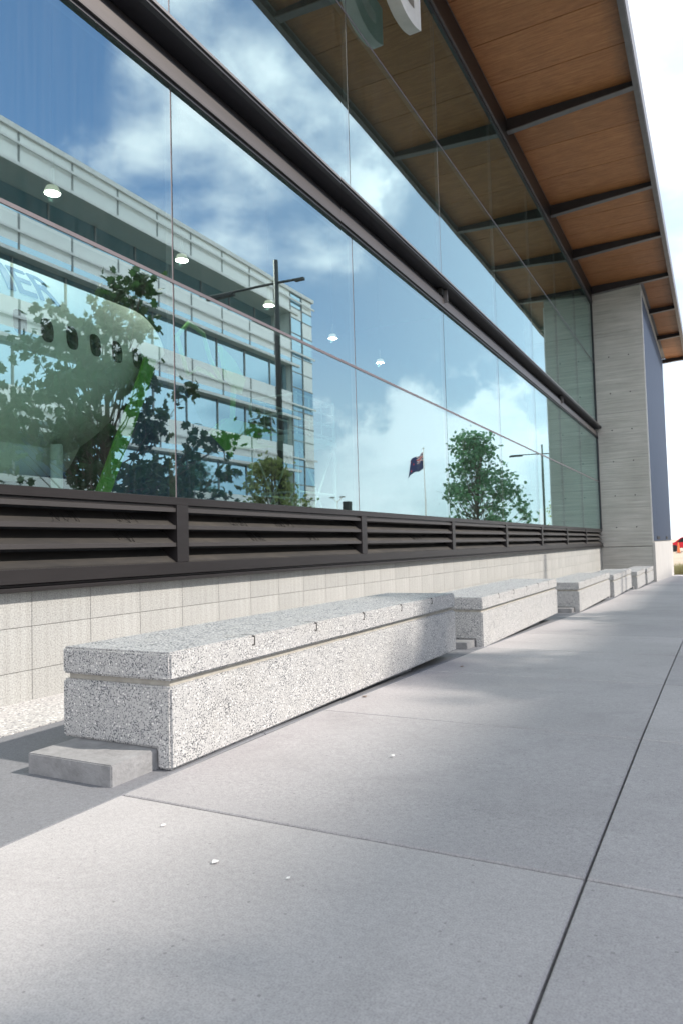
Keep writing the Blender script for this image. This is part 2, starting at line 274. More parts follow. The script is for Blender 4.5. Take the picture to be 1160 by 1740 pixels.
def mat_glass(name='tinted_reflective_glass', R0=.40, tint=(.80, .98, .90), refl=(.77, .96, .965), wob=.0011):
    m = bpy.data.materials.new(name); m.use_nodes = True; n = m.node_tree.nodes; l = m.node_tree.links
    for x in list(n): n.remove(x)
    o = n.new('ShaderNodeOutputMaterial'); mx = n.new('ShaderNodeMixShader'); tr = n.new('ShaderNodeBsdfTransparent'); gl = n.new('ShaderNodeBsdfGlossy')
    tr.inputs[0].default_value = (*tint, 1); gl.inputs['Color'].default_value = (*refl, 1); gl.inputs['Roughness'].default_value = 0.0
    lw = n.new('ShaderNodeLayerWeight'); lw.inputs['Blend'].default_value = .5
    pw = n.new('ShaderNodeMath'); pw.operation = 'POWER'; l.new(lw.outputs['Facing'], pw.inputs[0]); pw.inputs[1].default_value = 5
    mr = n.new('ShaderNodeMapRange'); l.new(pw.outputs[0], mr.inputs[0]); mr.inputs[3].default_value = R0; mr.inputs[4].default_value = 1
    l.new(mr.outputs[0], mx.inputs[0]); l.new(tr.outputs[0], mx.inputs[1]); l.new(gl.outputs[0], mx.inputs[2])
    if wob:
        t0 = n.new('ShaderNodeTexCoord'); ms = n.new('ShaderNodeMapping'); ms.inputs['Scale'].default_value = (1, 16, .5); l.new(t0.outputs['Object'], ms.inputs[0])
        st = n.new('ShaderNodeTexNoise'); st.inputs['Scale'].default_value = 1.6; st.inputs['Detail'].default_value = 8; st.inputs['Roughness'].default_value = .7; l.new(ms.outputs[0], st.inputs['Vector'])
        sr_ = n.new('ShaderNodeMapRange'); l.new(st.outputs['Fac'], sr_.inputs[0]); sr_.inputs[1].default_value = .42; sr_.inputs[2].default_value = .8; sr_.inputs[3].default_value = .001; sr_.inputs[4].default_value = .03
        df = n.new('ShaderNodeBsdfDiffuse'); df.inputs[0].default_value = (.6, .6, .58, 1)
        m2_ = n.new('ShaderNodeMixShader'); l.new(sr_.outputs[0], m2_.inputs[0]); l.new(mx.outputs[0], m2_.inputs[1]); l.new(df.outputs[0], m2_.inputs[2]); l.new(m2_.outputs[0], o.inputs[0])
    else: l.new(mx.outputs[0], o.inputs[0])
    if wob:
        t = n.new('ShaderNodeTexCoord'); oi = n.new('ShaderNodeObjectInfo')
        ad = n.new('ShaderNodeVectorMath'); ad.operation = 'ADD'; l.new(t.outputs['Object'], ad.inputs[0])
        s_ = n.new('ShaderNodeVectorMath'); s_.operation = 'SCALE'; s_.inputs[0].default_value = (11, 17, 5); l.new(oi.outputs['Random'], s_.inputs['Scale']); l.new(s_.outputs[0], ad.inputs[1])
        nz = n.new('ShaderNodeTexNoise'); nz.inputs['Scale'].default_value = .55; nz.inputs['Detail'].default_value = 1.2; l.new(ad.outputs[0], nz.inputs['Vector'])
        b = n.new('ShaderNodeBump'); b.inputs['Distance'].default_value = wob; b.inputs['Strength'].default_value = 1; l.new(nz.outputs['Fac'], b.inputs['Height']); l.new(b.outputs[0], gl.inputs['Normal'])
    return m
M['glass'] = mat_glass()
M['glass_edge'] = mat_glass('glass_inner_face', R0=.04, tint=(.93, .98, .96), wob=0)
M['office_glass'] = None
def mat_office_glass():
    m, n, l, p = new_mat('office_window_glass')
    p.inputs['Base Color'].default_value = (.42, .60, .70, 1); p.inputs['Roughness'].default_value = .04; p.inputs['Metallic'].default_value = 1.0
    return m
M['office_glass'] = mat_office_glass()
M['white_panel'] = simple('white_glass_panel', (.90, .92, .89), .35, var=.03)
for nd in M['white_panel'].node_tree.nodes:
    if nd.type == 'BSDF_PRINCIPLED': nd.inputs['Coat Weight'].default_value = 1; nd.inputs['Coat IOR'].default_value = 2.0; nd.inputs['Coat Roughness'].default_value = .12
M['office_slab'] = simple('pale_green_grey_soffit', (.66, .70, .64), .7, var=.06)
M['office_metal'] = simple('office_mullion_metal', (.28, .30, .30), .5, .3)
M['white_metal'] = simple('white_painted_metal', (.80, .80, .79), .4)
M['concrete_far'] = simple('far_concrete', (.36, .36, .34), .85)
M['post'] = simple('charcoal_post_paint', (.035, .042, .045), .5, .2)
M['bark'] = simple('grey_brown_bark', (.14, .115, .09), .9, var=.3, scale=12, bump=.01, bscale=20)
def mat_leaf(name, dark, light, tl=.5):
    m, n, l, p = new_mat(name)
    gi = n.new('ShaderNodeNewGeometry')
    c = ramp(n, l, gi.outputs['Random Per Island'], [(0, dark), (.6, tuple((a + b) / 2 for a, b in zip(dark, light))), (1, light)])
    l.new(c, p.inputs['Base Color']); p.inputs['Roughness'].default_value = .5
    tr = n.new('ShaderNodeBsdfTranslucent'); cc = mixc(n, l, .5, c, tuple(min(1, x * 2.2) for x in light), 'MIX'); l.new(cc, tr.inputs[0])
    mx = n.new('ShaderNodeMixShader'); mx.inputs[0].default_value = tl * .6; l.new(p.outputs[0], mx.inputs[1]); l.new(tr.outputs[0], mx.inputs[2])
    l.new(mx.outputs[0], n['Material Output'].inputs[0])
    return m
M['leaf'] = mat_leaf('dark_green_leaves', (.018, .05, .02), (.06, .13, .045), .5)
M['leaf_yellow'] = mat_leaf('yellow_green_leaves', (.12, .19, .05), (.40, .44, .16), .6)
M['leaf_mid'] = mat_leaf('mid_green_leaves', (.04, .11, .055), (.12, .25, .12), .5)
M['needle'] = mat_leaf('pine_needles', (.06, .09, .07), (.10, .13, .10), .2)
M['plane_white'] = simple('pale_fuselage_paint', (.80, .86, .83), .75, var=.03)
M['plane_green'] = simple('bright_green_stripe_paint', (.10, .36, .03), .4, var=.04)
M['navy'] = simple('navy_paint', (.012, .03, .11), .4, var=.05)
M['letter_navy'] = simple('navy_lettering', (.02, .05, .17), .4)
M['win_dark'] = simple('cabin_window_glass', (.012, .016, .018), .1)
M['tower'] = simple('pale_blue_tower_paint', (.22, .29, .31), .5)
M['int_floor'] = simple('interior_floor', (.42, .43, .42), .6)
M['int_wall'] = simple('interior_dark_wall', (.045, .06, .065), .8)
M['int_ceiling'] = simple('interior_ceiling', (.02, .02, .02), .8)
M['roof'] = simple('roof_membrane', (.25, .25, .26), .8)
M['asphalt'] = simple('asphalt', (.05, .05, .052), .9, var=.2, scale=30, bump=.003, bscale=150)
M['kerb'] = simple('kerb_concrete', (.38, .37, .35), .85)
M['soil'] = simple('dry_sandy_ground', (.36, .30, .22), .95, var=.2, scale=.8)
M['red'] = simple('red_car_paint', (.55, .02, .035), .25)
M['rubber'] = simple('black_rubber', (.02, .02, .02), .8)
M['letter_white'] = simple('white_sign_letter', (.78, .77, .74), .5)
M['letter_side'] = simple('sign_letter_return', (.44, .42, .40), .6)
M['paper'] = simple('white_litter', (.75, .74, .72), .8)
M['dryleaf'] = simple('dry_leaf', (.20, .12, .07), .8)
M['straw'] = mat_leaf('straw_grass', (.28, .24, .10), (.50, .44, .22), .4)
def mat_emit(name, col, s):
    m, n, l, p = new_mat(name); p.inputs['Emission Color'].default_value = (*col, 1); p.inputs['Emission Strength'].default_value = s; p.inputs['Base Color'].default_value = (.8, .8, .8, 1); return m
M['lamp'] = mat_emit('pendant_diffuser', (1.0, .90, .72), .25)
M['pink'] = simple('pink_round_board', (.60, .20, .16), .6)

# ------------------------------------------------------------------ mesh helpers
class MB:
    def __init__(s): s.v = []; s.f = []; s.m = []
    def add(s, vs, fs, mi=0):
        b = len(s.v); s.v += [tuple(x) for x in vs]; s.f += [tuple(i + b for i in f) for f in fs]; s.m += [mi] * len(fs); return s
    def box(s, x0, x1, y0, y1, z0, z1, mi=0):
        return s.add([(x0, y0, z0), (x1, y0, z0), (x1, y1, z0), (x0, y1, z0), (x0, y0, z1), (x1, y0, z1), (x1, y1, z1), (x0, y1, z1)],
                     [(0, 3, 2, 1), (4, 5, 6, 7), (0, 1, 5, 4), (1, 2, 6, 5), (2, 3, 7, 6), (3, 0, 4, 7)], mi)
    def prism_y(s, prof, y0, y1, mi=0):      # prof: (x,z) list, counter-clockwise seen from -Y
        n = len(prof)
        vs = [(x, y0, z) for x, z in prof] + [(x, y1, z) for x, z in prof]
        fs = [tuple(range(n)), tuple(range(2 * n - 1, n - 1, -1))] + [(i, i + n, (i + 1) % n + n, (i + 1) % n) for i in range(n)]
        return s.add(vs, fs, mi)
    def prism_x(s, prof, x0, x1, mi=0):      # prof: (y,z)
        n = len(prof)
        vs = [(x0, y, z) for y, z in prof] + [(x1, y, z) for y, z in prof]
        fs = [tuple(range(n))[::-1], tuple(range(n, 2 * n))] + [((i + 1) % n, (i + 1) % n + n, i + n, i) for i in range(n)]
        return s.add(vs, fs, mi)
    def tube(s, pts, rad, n=8, mi=0, cap=True):
        pts = [Vector(p) for p in pts]; rs = rad if isinstance(rad, (list, tuple)) else [rad] * len(pts)
        b = len(s.v); up = None
        for i, p in enumerate(pts):
            d = (pts[min(i + 1, len(pts) - 1)] - pts[max(i - 1, 0)]).normalized()
            if up is None: up = Vector((0, 0, 1)) if abs(d.z) < .9 else Vector((1, 0, 0))
            a = d.cross(up).normalized(); c = a.cross(d).normalized(); up = c
            for k in range(n):
                t = 2 * math.pi * k / n; s.v.append(tuple(p + (a * math.cos(t) + c * math.sin(t)) * rs[i]))
        for i in range(len(pts) - 1):
            for k in range(n):
                s.f.append((b + i * n + k, b + i * n + (k + 1) % n, b + (i + 1) * n + (k + 1) % n, b + (i + 1) * n + k)); s.m.append(mi)
        if cap:
            s.f.append(tuple(b + k for k in range(n))[::-1]); s.m.append(mi)
            e = b + (len(pts) - 1) * n; s.f.append(tuple(e + k for k in range(n))); s.m.append(mi)
        return s
    def mesh(s, name, mats, smooth=False):
        me = bpy.data.meshes.new(name); me.from_pydata(s.v, [], s.f); 
        for m in (mats if isinstance(mats, (list, tuple)) else [mats]): me.materials.append(m)
        for p, i in zip(me.polygons, s.m): p.material_index = i
        if smooth:
            for p in me.polygons: p.use_smooth = True
        me.update()
        return me
    def build(s, name, mats, parent=None, loc=(0, 0, 0), smooth=False, bevel=0, seg=2, fixn=False):
        me = s.mesh(name, mats, smooth)
        if bevel or fixn:
            bm = bmesh.new(); bm.from_mesh(me)
            bmesh.ops.recalc_face_normals(bm, faces=bm.faces)
            if bevel: bmesh.ops.bevel(bm, geom=list(bm.edges), offset=bevel, segments=seg, affect='EDGES', clamp_overlap=True)
            bm.to_mesh(me); bm.free()
        return link(name, me, parent, loc)
def link(name, me, parent=None, loc=(0, 0, 0), rot=None):
    o = bpy.data.objects.new(name, me); C.objects.link(o); o.location = loc
    if rot: o.rotation_euler = rot
    if parent: o.parent = parent
    return o
def tag(o, label=None, cat=None, group=None, kind=None):
    if label: o['label'] = label
    if cat: o['category'] = cat
    if group: o['group'] = group
    if kind: o['kind'] = kind
    return o
def empty(name, loc=(0, 0, 0), rz=0):
    o = bpy.data.objects.new(name, None); C.objects.link(o); o.location = loc; o.rotation_euler.z = rz; return o
def copy_tree(o, parent=None):
    c = o.copy(); C.objects.link(c); c.parent = parent
    for ch in list(o.children): copy_tree(ch, c)
    return c
def B(x0, x1, y0, y1, z0, z1, name, mat, parent=None, bevel=0):
    return MB().box(x0, x1, y0, y1, z0, z1).build(name, mat, parent, bevel=bevel)

rnd = random.Random(7)
GX = -3.611                                   # outer face of the glazing
ZP = [(-20, 0), (2.6, 0), (4.0, -.022), (5.6, -.058), (7.5, -.108), (9.8, -.175), (11.4, -.232), (15, -.305), (18.8, -.345), (20, -.44), (22.6, -.48), (26.5, -.58), (37.2, -.86), (41, -.95)]
def zg(y):
    for (a, za), (b, zb) in zip(ZP, ZP[1:]):
        if y <= b:
            t = max(0, (y - a) / (b - a)); return za + (zb - za) * t
    return ZP[-1][1]

# ------------------------------------------------------------------ ground, pavement, road
g = MB()
ys = [-3000, -60, -20, 42, 60, 80, 3000]; zs = [-.35, -.35, -.12, -1.07, -.75, -.42, -.42]
ys = [-3000, -60, -20] + [p[0] for p in ZP[1:]] + [60, 80, 3000]
zs = [-.35, -.35, -.12] + [p[1] - .12 for p in ZP[1:]] + [-.8, -.42, -.42]
for i in range(len(ys)):
    for x in (-3000, -30, 30, 3000): g.v.append((x, ys[i], zs[i]))
for i in range(len(ys) - 1):
    for j in range(3): g.f.append((i * 4 + j, i * 4 + j + 1, i * 4 + 5 + j, i * 4 + 4 + j)); g.m.append(0)
tag(g.build('ground', M['soil']), kind='structure')

pav = tag(empty('pavement'), kind='structure')
xj = [-1.905, -0.336, 1.225, 2.79, 4.35, 5.91]
yj0 = 1.912; py = 1.462
def slab(x0, x1, y0, y1, mat, gap=.004, gapx=.004, th=.10):
    a, b, c_, d = x0 + gapx, x1 - gapx, y0 + gap, y1 - gap; ch = .004
    mb = MB(); za, zb = zg(c_), zg(d)
    vs = [(a, c_, za - th), (b, c_, za - th), (b, d, zb - th), (a, d, zb - th),
          (a, c_, za - ch), (b, c_, za - ch), (b, d, zb - ch), (a, d, zb - ch),
          (a + ch, c_ + ch, za), (b - ch, c_ + ch, za), (b - ch, d - ch, zb), (a + ch, d - ch, zb)]
    fs = [(0, 3, 2, 1)]
    for k in (0, 4):
        for i in range(4): fs.append((k + i, k + (i + 1) % 4, k + 4 + (i + 1) % 4, k + 4 + i))
    fs.append((8, 9, 10, 11)); mb.add(vs, fs)
    return mb.build('paving_slab', mat, pav)
rows = []
y = yj0 - 3 * py
while y < 38: rows.append((y, min(y + py, 38.2))); y += py
for (y0, y1) in rows:
    # split a row where the fall changes so that the slab follows the ground
    for i in range(len(xj) - 1):
        gl = .0062 if i in (0,) else .004
        a0 = xj[i]
        slab(xj[i], xj[i + 1], y0, y1, M['paving'], gap=.005, gapx=.0034 if i in (0, 1) else .003)
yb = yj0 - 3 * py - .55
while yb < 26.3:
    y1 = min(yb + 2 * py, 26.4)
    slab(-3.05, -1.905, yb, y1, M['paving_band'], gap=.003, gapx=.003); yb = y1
bed = MB()
for (a, za), (b, zb) in zip(ZP, ZP[1:]):
    if b < -3: continue
    a = max(a, -6)
    bed.add([(-3.61, a, zg(a) - .035), (5.91, a, zg(a) - .035), (5.91, b, zb - .035), (-3.61, b, zb - .035)], [(0, 1, 2, 3)])
bed.build('joint_bedding', simple('dark_joint_filler', (.03, .03, .032), .9), pav)
mg = MB(); yy = -3.0
while yy < 26.4:
    y2 = min(yy + 1.0, 26.45)
    mg.add([(-3.62, yy, zg(yy) + .012), (-3.053, yy, zg(yy) + .003), (-3.053, y2, zg(y2) + .003), (-3.62, y2, zg(y2) + .012),
            (-3.62, yy, zg(yy) - .1), (-3.053, yy, zg(yy) - .1), (-3.053, y2, zg(y2) - .1), (-3.62, y2, zg(y2) - .1)],
           [(0, 1, 2, 3), (4, 7, 6, 5), (1, 5, 6, 2), (0, 4, 5, 1), (3, 2, 6, 7), (0, 3, 7, 4)]); yy = y2
tag(mg.build('pebble_margin', M['margin'], fixn=False), kind='structure')
kb = MB()
for (a, za), (b, zb) in zip(ZP, ZP[1:]):
    kb.add([(x, yv, zg(yv) + z) for yv in (max(a, -20), b) for x, z in ((5.915, -.2), (6.06, -.2), (6.06, .001), (5.915, .001))],
           [(0, 1, 2, 3), (4, 7, 6, 5), (0, 4, 5, 1), (1, 5, 6, 2), (2, 6, 7, 3), (3, 7, 4, 0)])
tag(kb.build('kerb', M['kerb']), kind='structure')
rd = MB()
for (a, za), (b, zb) in zip(ZP, ZP[1:]):
    a = max(a, -20); rd.add([(6.06, a, zg(a) - .115), (13.5, a, zg(a) - .115), (13.5, b, zb - .115), (6.06, b, zb - .115)], [(0, 1, 2, 3)])
tag(rd.build('road', M['asphalt']), kind='structure')

# ------------------------------------------------------------------ glass fronted building
bld = tag(empty('display_hall'), 'long glass fronted hall with brown timber lined eaves, dark louvres and a concrete pier', 'building')
MY = [4.22 + 3.125 * k for k in range(-2, 8)]       # joints between glass panes
MY[-1] = 26.46
YEND = 26.5
# plinth wall with stone tiles
pl = B(-3.9, -3.620, -6, YEND, -.9, .655, 'plinth_wall', M['mortar'], bld)
tw = .4493; ty0 = 2.92 - tw * 14
tile_rows = [(-.33, -.073), (-.073, .181), (.181, .436), (.436, .642)]
tme = {}
for ri, (z0, z1) in enumerate(tile_rows):
    h = z1 - z0 - .003
    tme[ri] = MB().box(-.018, .018, .0015, tw - .0015, 0, h).build('tile', M['tile'], pl, bevel=.0012, seg=1).data
for o in [o for o in pl.children]: bpy.data.objects.remove(o)
k = 0
while ty0 + tw * (k + 1) < YEND + .05:
    y0 = ty0 + tw * k
    for ri, (z0, z1) in enumerate(tile_rows):
        if z1 < zg(y0 + tw) - .02: continue
        if ri == 0 and y0 < 8.5: continue
        if y0 < 0: continue
        link('tile', tme[ri], pl, (-3.629, y0, z0 + .002))
    k += 1
low = MB().box(-3.63, -3.612, ty0, 0, -.05, .642).box(-3.63, -3.611, 10, YEND, -.9, -.335).build('rear_tiling', M['tile'], pl)

# louvre band
lou = empty('louvre_band'); lou.parent = bld
fr = MB()
fr.box(-3.72, -3.575, -6, YEND, 1.205, 1.262)        # sill under the glass
fr.box(-3.72, -3.590, -6, YEND, 1.182, 1.203)
fr.box(-3.72, -3.560, -6, YEND, .690, .775)          # bottom rail
fr.box(-3.72, -3.585, -6, YEND, .671, .688)
fr.box(-3.72, -3.545, -6, YEND, .645, .669)
fr.build('sill_frame', M['bronze'], lou, bevel=.002, seg=1)
back = B(-3.74, -3.722, -6, YEND, .66, 1.20, 'louvre_backing', M['steel_dark'], lou)
noses = [1.150, 1.022, .892]
def blade_mesh(L):
    me = None
    p = [(-3.578, 0), (-3.578, .026), (-3.586, .030), (-3.705, .120), (-3.709, .116), (-3.592, .022), (-3.592, 0)]
    return MB().prism_y(p[::-1], 0, L).build('louvre_blade', M['blade'], None, fixn=True)
nose_cache = {}
for b in range(len(MY) - 1):
    y0, y1 = MY[b], MY[b + 1]
    div = MB().box(-3.71, -3.560, y0 - .055, y0 + .075, .777, 1.2035).build('divider', M['bronze'], lou, bevel=.002, seg=1)
    L = (y1 - .055) - (y0 + .075) - .004
    for z in noses + [.775]:
        key = round(L, 3)
        if key not in nose_cache:
            bl = blade_mesh(L); ns = MB().box(-3.577, -3.571, 0, L, 0, .030).build('blade_nose', M['bronze_light'], bl, bevel=.001, seg=1)
            nose_cache[key] = (bl.data, ns.data); bpy.data.objects.remove(ns); bpy.data.objects.remove(bl)
        if z == .775:
            link('louvre_blade', nose_cache[key][0], lou, (0, y0 + .077, z - .02))
        else:
            o = link('louvre_blade', nose_cache[key][0], lou, (0, y0 + .077, z)); 
            q = link('blade_nose', nose_cache[key][1], lou, (0, y0 + .077, z))
# finger-written tags in the dust of the blades
def scribble(y, z, s, seed):
    r = random.Random(seed); mb = MB(); x = y
    for w in range(r.randint(4, 6)):
        pts = []
        n = 8; cx = x + s * .5; ph = r.uniform(0, 6)
        for i in range(n):
            a = ph + i * r.uniform(.55, .95)
            yy_ = cx + s * .5 * math.cos(a); t = .5 + .42 * math.sin(a * r.choice((1, 1.3)))
            pts.append((-3.586 - .119 * t + .001, yy_, z + .030 + .090 * t + .003))
        mb.tube(pts, .0014, 4); x += s * .85
    mb.build('dust_scribble', M['scribble'], lou)
for (yy_, z, s, sd_) in ((3.62, 1.022, .055, 1), (3.62, .892, .05, 2), (3.05, 1.022, .07, 3), (4.9, 1.022, .07, 4), (5.6, 1.022, .06, 5), (6.2, .892, .06, 8), (8.9, .892, .07, 6), (5.2, .892, .05, 9)):
    scribble(yy_, z, s, sd_)

# glazing
rows_g = [(1.268, 2.915), (2.945, 4.47), (4.965, 7.165), (7.195, 9.27)]
rg = random.Random(3)
pane_cache = {}
def pane(y0, y1, z0, z1):
    key = (round(y1 - y0, 3), round(z1 - z0, 3))
    if key not in pane_cache:
        a, c_ = (y1 - y0) / 2, (z1 - z0) / 2
        mb = MB(); mb.box(-.022, 0, -a, a, -c_, c_, 1); mb.m[3] = 0
        pane_cache[key] = mb.mesh('glass_pane', [M['glass'], M['glass_edge']])
    o = link('glass_pane', pane_cache[key], bld, (GX, (y0 + y1) / 2, (z0 + z1) / 2), (0, R(rg.uniform(-.05, .05)), R(rg.uniform(-.07, .07))))
    return o
for b in range(len(MY) - 1):
    for z0, z1 in rows_g: pane(MY[b] + .009, MY[b + 1] - .009, z0, z1)
for b, y0 in enumerate(MY[:-1]):
    for z0, z1 in ((1.262, 4.48), (4.96, 9.28)):
        B(GX - .06, GX - .004, y0 - .0085, y0 + .0085, z0, z1, 'glazing_joint', M['gasket'], bld)
B(GX - .06, GX + .006, -6, YEND, 2.9165, 2.9435, 'glazing_bar', M['gasket'], bld)
B(GX - .06, GX + .004, -6, YEND, 7.167, 7.193, 'glazing_bar', M['gasket'], bld)
# jamb against the pier
B(GX - .08, GX + .035, 26.465, YEND - .002, 1.262, 4.52, 'jamb', M['steel_dark'], bld); B(GX - .08, GX + .035, 26.465, YEND - .002, 4.95, 9.3, 'jamb', M['steel_dark'], bld)
# big transom channel
tr = empty('transom'); tr.parent = bld
B(GX - .10, GX + .030, -6, YEND - .04, 4.474, 4.500, 'lower_flange', M['steel_dark'], tr)
B(GX - .10, GX + .050, -6, YEND - .04, 4.503, 4.520, 'lower_lip', M['bronze_light'], tr)
MB().prism_y([(GX + .022, 4.523), (GX + .045, 4.523), (GX + .020, 4.68), (GX - .05, 4.80), (GX - .10, 4.80), (GX - .10, 4.523)], -6, YEND - .04).build('web', M['bronze_light'], tr, fixn=True)
MB().prism_y([(GX - .10, 4.803), (GX + .05, 4.803), (GX + .13, 4.80), (GX + .17, 4.81), (GX + .17, 4.835), (GX - .10, 4.90)], -6, YEND - .04).build('upper_flange', M['steel_dark'], tr, fixn=True)
MB().prism_y([(GX - .02, 4.905), (GX + .185, 4.838), (GX + .185, 4.862), (GX + .02, 4.963), (GX - .02, 4.963)], -6, YEND - .04).build('upper_lip', M['steel_grey'], tr, fixn=True)
for yy_ in (10.47, 19.85, 1.09):
    B(GX - .02, GX + .085, yy_ - .006, yy_ + .006, 4.60, 4.80, 'splice_fin', M['steel_grey'], tr)
    B(GX - .02, GX + .045, yy_ - .16, yy_ - .05, 4.69, 4.79, 'dark_notch', M['rubber'], tr)  # black block painted in for the dark of the open notch by the fin
# header under the eaves
B(GX - .12, GX + .03, -6, YEND - .004, 9.275, 9.34, 'header', M['steel_dark'], bld)
B(GX - .12, GX + .055, -6, YEND - .004, 9.343, 9.39, 'header', M['steel_grey'], bld)
B(GX - .12, GX + .04, -6, YEND - .004, 9.393, 9.86, 'header', M['bronze'], bld)

# eaves canopy
can = empty('canopy'); can.parent = bld
ZS = 9.90; XO = -1.0
beams = [-4.2, .3, 4.85, 9.9, 14.90, 19.40, 22.75, 26.42, 30.3, 34.5, 39.2]
def beam(y):
    bm = MB()
    w = .012
    xi = GX + .042
    bm.add([(x, yy_, z) for yy_ in (y - w, y + w) for x, z in ((xi, 9.60), (XO - .06, 9.765), (XO - .06, ZS - .003), (xi, ZS - .003))],
           [(0, 1, 2, 3), (7, 6, 5, 4), (0, 4, 5, 1), (1, 5, 6, 2), (2, 6, 7, 3), (3, 7, 4, 0)], 0)
    w = .075; f = .018
    bm.add([(x, yy_, z) for yy_ in (y - w, y + w) for x, z in ((xi, 9.60 - f), (XO - .06, 9.765 - f), (XO - .06, 9.765), (xi, 9.60))],
           [(0, 1, 2, 3), (7, 6, 5, 4), (0, 4, 5, 1), (1, 5, 6, 2), (2, 6, 7, 3), (3, 7, 4, 0)], 1)
    bm.build('canopy_beam', [M['steel_dark'], M['steel_grey']], can, fixn=True)
for y in beams: beam(y)
joints = [-4.2]
for a, b in zip(beams, beams[1:]):
    n = 4 if b - a > 4.7 else (3 if b - a > 3 else 2)
    for i in range(1, n + 1): joints.append(a + (b - a) * i / n)
for a, b in zip(joints, joints[1:]):
    if b <= YEND + .1: B(GX + .043, XO - .062, a + .010, b - .010, ZS, ZS + .018, 'plywood_panel', M['ply'], can)
    else: B(-1.90, XO - .062, max(a, 26.3) + .010, b - .010, ZS, ZS + .018, 'plywood_panel', M['ply'], can)
B(-24, XO + .02, -6, 39.25, ZS + .022, ZS + .28, 'roof_deck', M['roof'], can)
MB().box(XO - .058, XO + .045, -6, 39.28, 9.735, 9.755).box(XO - .012, XO + .012, -6, 39.28, 9.757, ZS + .02).box(XO + .022, XO + .055, -6, 39.28, 9.80, ZS + .34).build('fascia', M['steel_grey'], can)
B(-1.9, XO - .06, 39.2, 39.28, 9.73, ZS + .02, 'end_fascia', M['steel_dark'], can)

# concrete pier with metal cladding on the street side
pier = empty('concrete_pier'); pier.parent = bld
PXO = -1.975
MB().box(-6, PXO, YEND, 37.1, .632, 8.05).build('pier_shaft', M['board'], pier, bevel=.012, seg=1)
MB().box(-5.99, PXO - .012, YEND + .012, 37.09, 8.052, 8.16).build('pier_band', M['board'], pier)
MB().box(-6, PXO, YEND, 37.1, 8.162, 9.79).build('pier_head', M['board'], pier, bevel=.012, seg=1)
MB().box(-6, PXO, YEND, 37.1, -1.4, .616).build('pier_base', M['board'], pier, bevel=.012, seg=1)
B(-5.98, PXO - .02, YEND + .02, 37.08, .617, .631, 'pier_joint', M['rubber'], pier)
for xx in (-3.48, -2.85, -2.24): B(xx - .05, xx + .05, YEND - .004, YEND + .1, 9.70, 9.80, 'bolt_pocket', M['rubber'], pier)
for zz_ in (2.9, 5.3): B(-5.98, PXO + .001, YEND - .0015, 37.08, zz_, zz_ + .010, 'form_joint', M['footing'], pier)
for zz_ in (1.3, 2.4, 3.6, 4.7, 6.0, 7.3):
    for xx in (-3.1, -2.45): MB().tube([(xx, YEND - .0025, zz_), (xx, YEND + .02, zz_)], .022, 12).build('tie_hole', M['steel_dark'], pier)
B(PXO + .001, PXO + .035, YEND + .0, YEND + .05, .80, 9.45, 'edge_trim', M['trim'], pier)
yy_ = YEND + .052; nn = 0
while yy_ < 37.0:
    y2 = min(yy_ + 1.05, 37.1)
    B(PXO + .002, PXO + .03, yy_, y2 - .012, .80, 9.35, 'cladding_panel', M['cladding'], pier); yy_ = y2
B(PXO + .002, PXO + .08, YEND + .0, 37.1, -1.3, .76, 'precast_plinth', M['plinth'], pier, bevel=.006)
for a, b in ((28.2, 29.5), (33.2, 34.2)): B(PXO + .032, PXO + .05, a, b, .86, .96, 'vent_slot', M['rubber'], pier)

# interior shell
B(-24, GX - .13, -6, YEND, .45, .644, 'floor_slab', M['int_floor'], bld)
B(-24.2, -24, -6, YEND, .45, 9.9, 'rear_wall', M['int_wall'], bld)
B(-24, -6.02, YEND + .02, YEND + .3, .45, 9.9, 'end_wall', M['int_wall'], bld)
B(-24, GX - .13, -6.3, -6, .45, 9.9, 'end_wall', M['int_wall'], bld)
B(-24, GX - .13, -6, YEND, ZS - .03, ZS + .0, 'ceiling', M['int_ceiling'], bld)

# sign letter G on stand-off brackets in front of the upper glass
def text_obj(name, body, size, extrude, mat, parent, loc, rot, bev=0):
    cu = bpy.data.curves.new(name, 'FONT'); cu.body = body; cu.size = size; cu.extrude = extrude; cu.bevel_depth = bev; cu.offset = .035 if bev else 0
    o = bpy.data.objects.new(name, cu); C.objects.link(o)
    bpy.context.view_layer.update()
    me = bpy.data.meshes.new_from_object(o.evaluated_get(bpy.context.evaluated_depsgraph_get()))
    bpy.data.objects.remove(o)
    me.materials.clear()
    for m in (mat if isinstance(mat, (list, tuple)) else [mat]): me.materials.append(m)
    o = link(name, me, parent, loc, rot)
    return o
lt = text_obj('sign_letter', 'G', 1.62, .08, [M['letter_white'], M['letter_side']], bld, (-3.33, 7.78, 7.79), (R(90), 0, R(90)), .006)
for p in lt.data.polygons:
    p.material_index = 0 if p.normal.z > .5 else 1
for yy_, z in ((8.1, 8.0), (8.6, 8.6)): MB().tube([(-3.42, yy_, z), (GX, yy_, z)], .018, 8).build('letter_bracket', M['steel_grey'], bld)

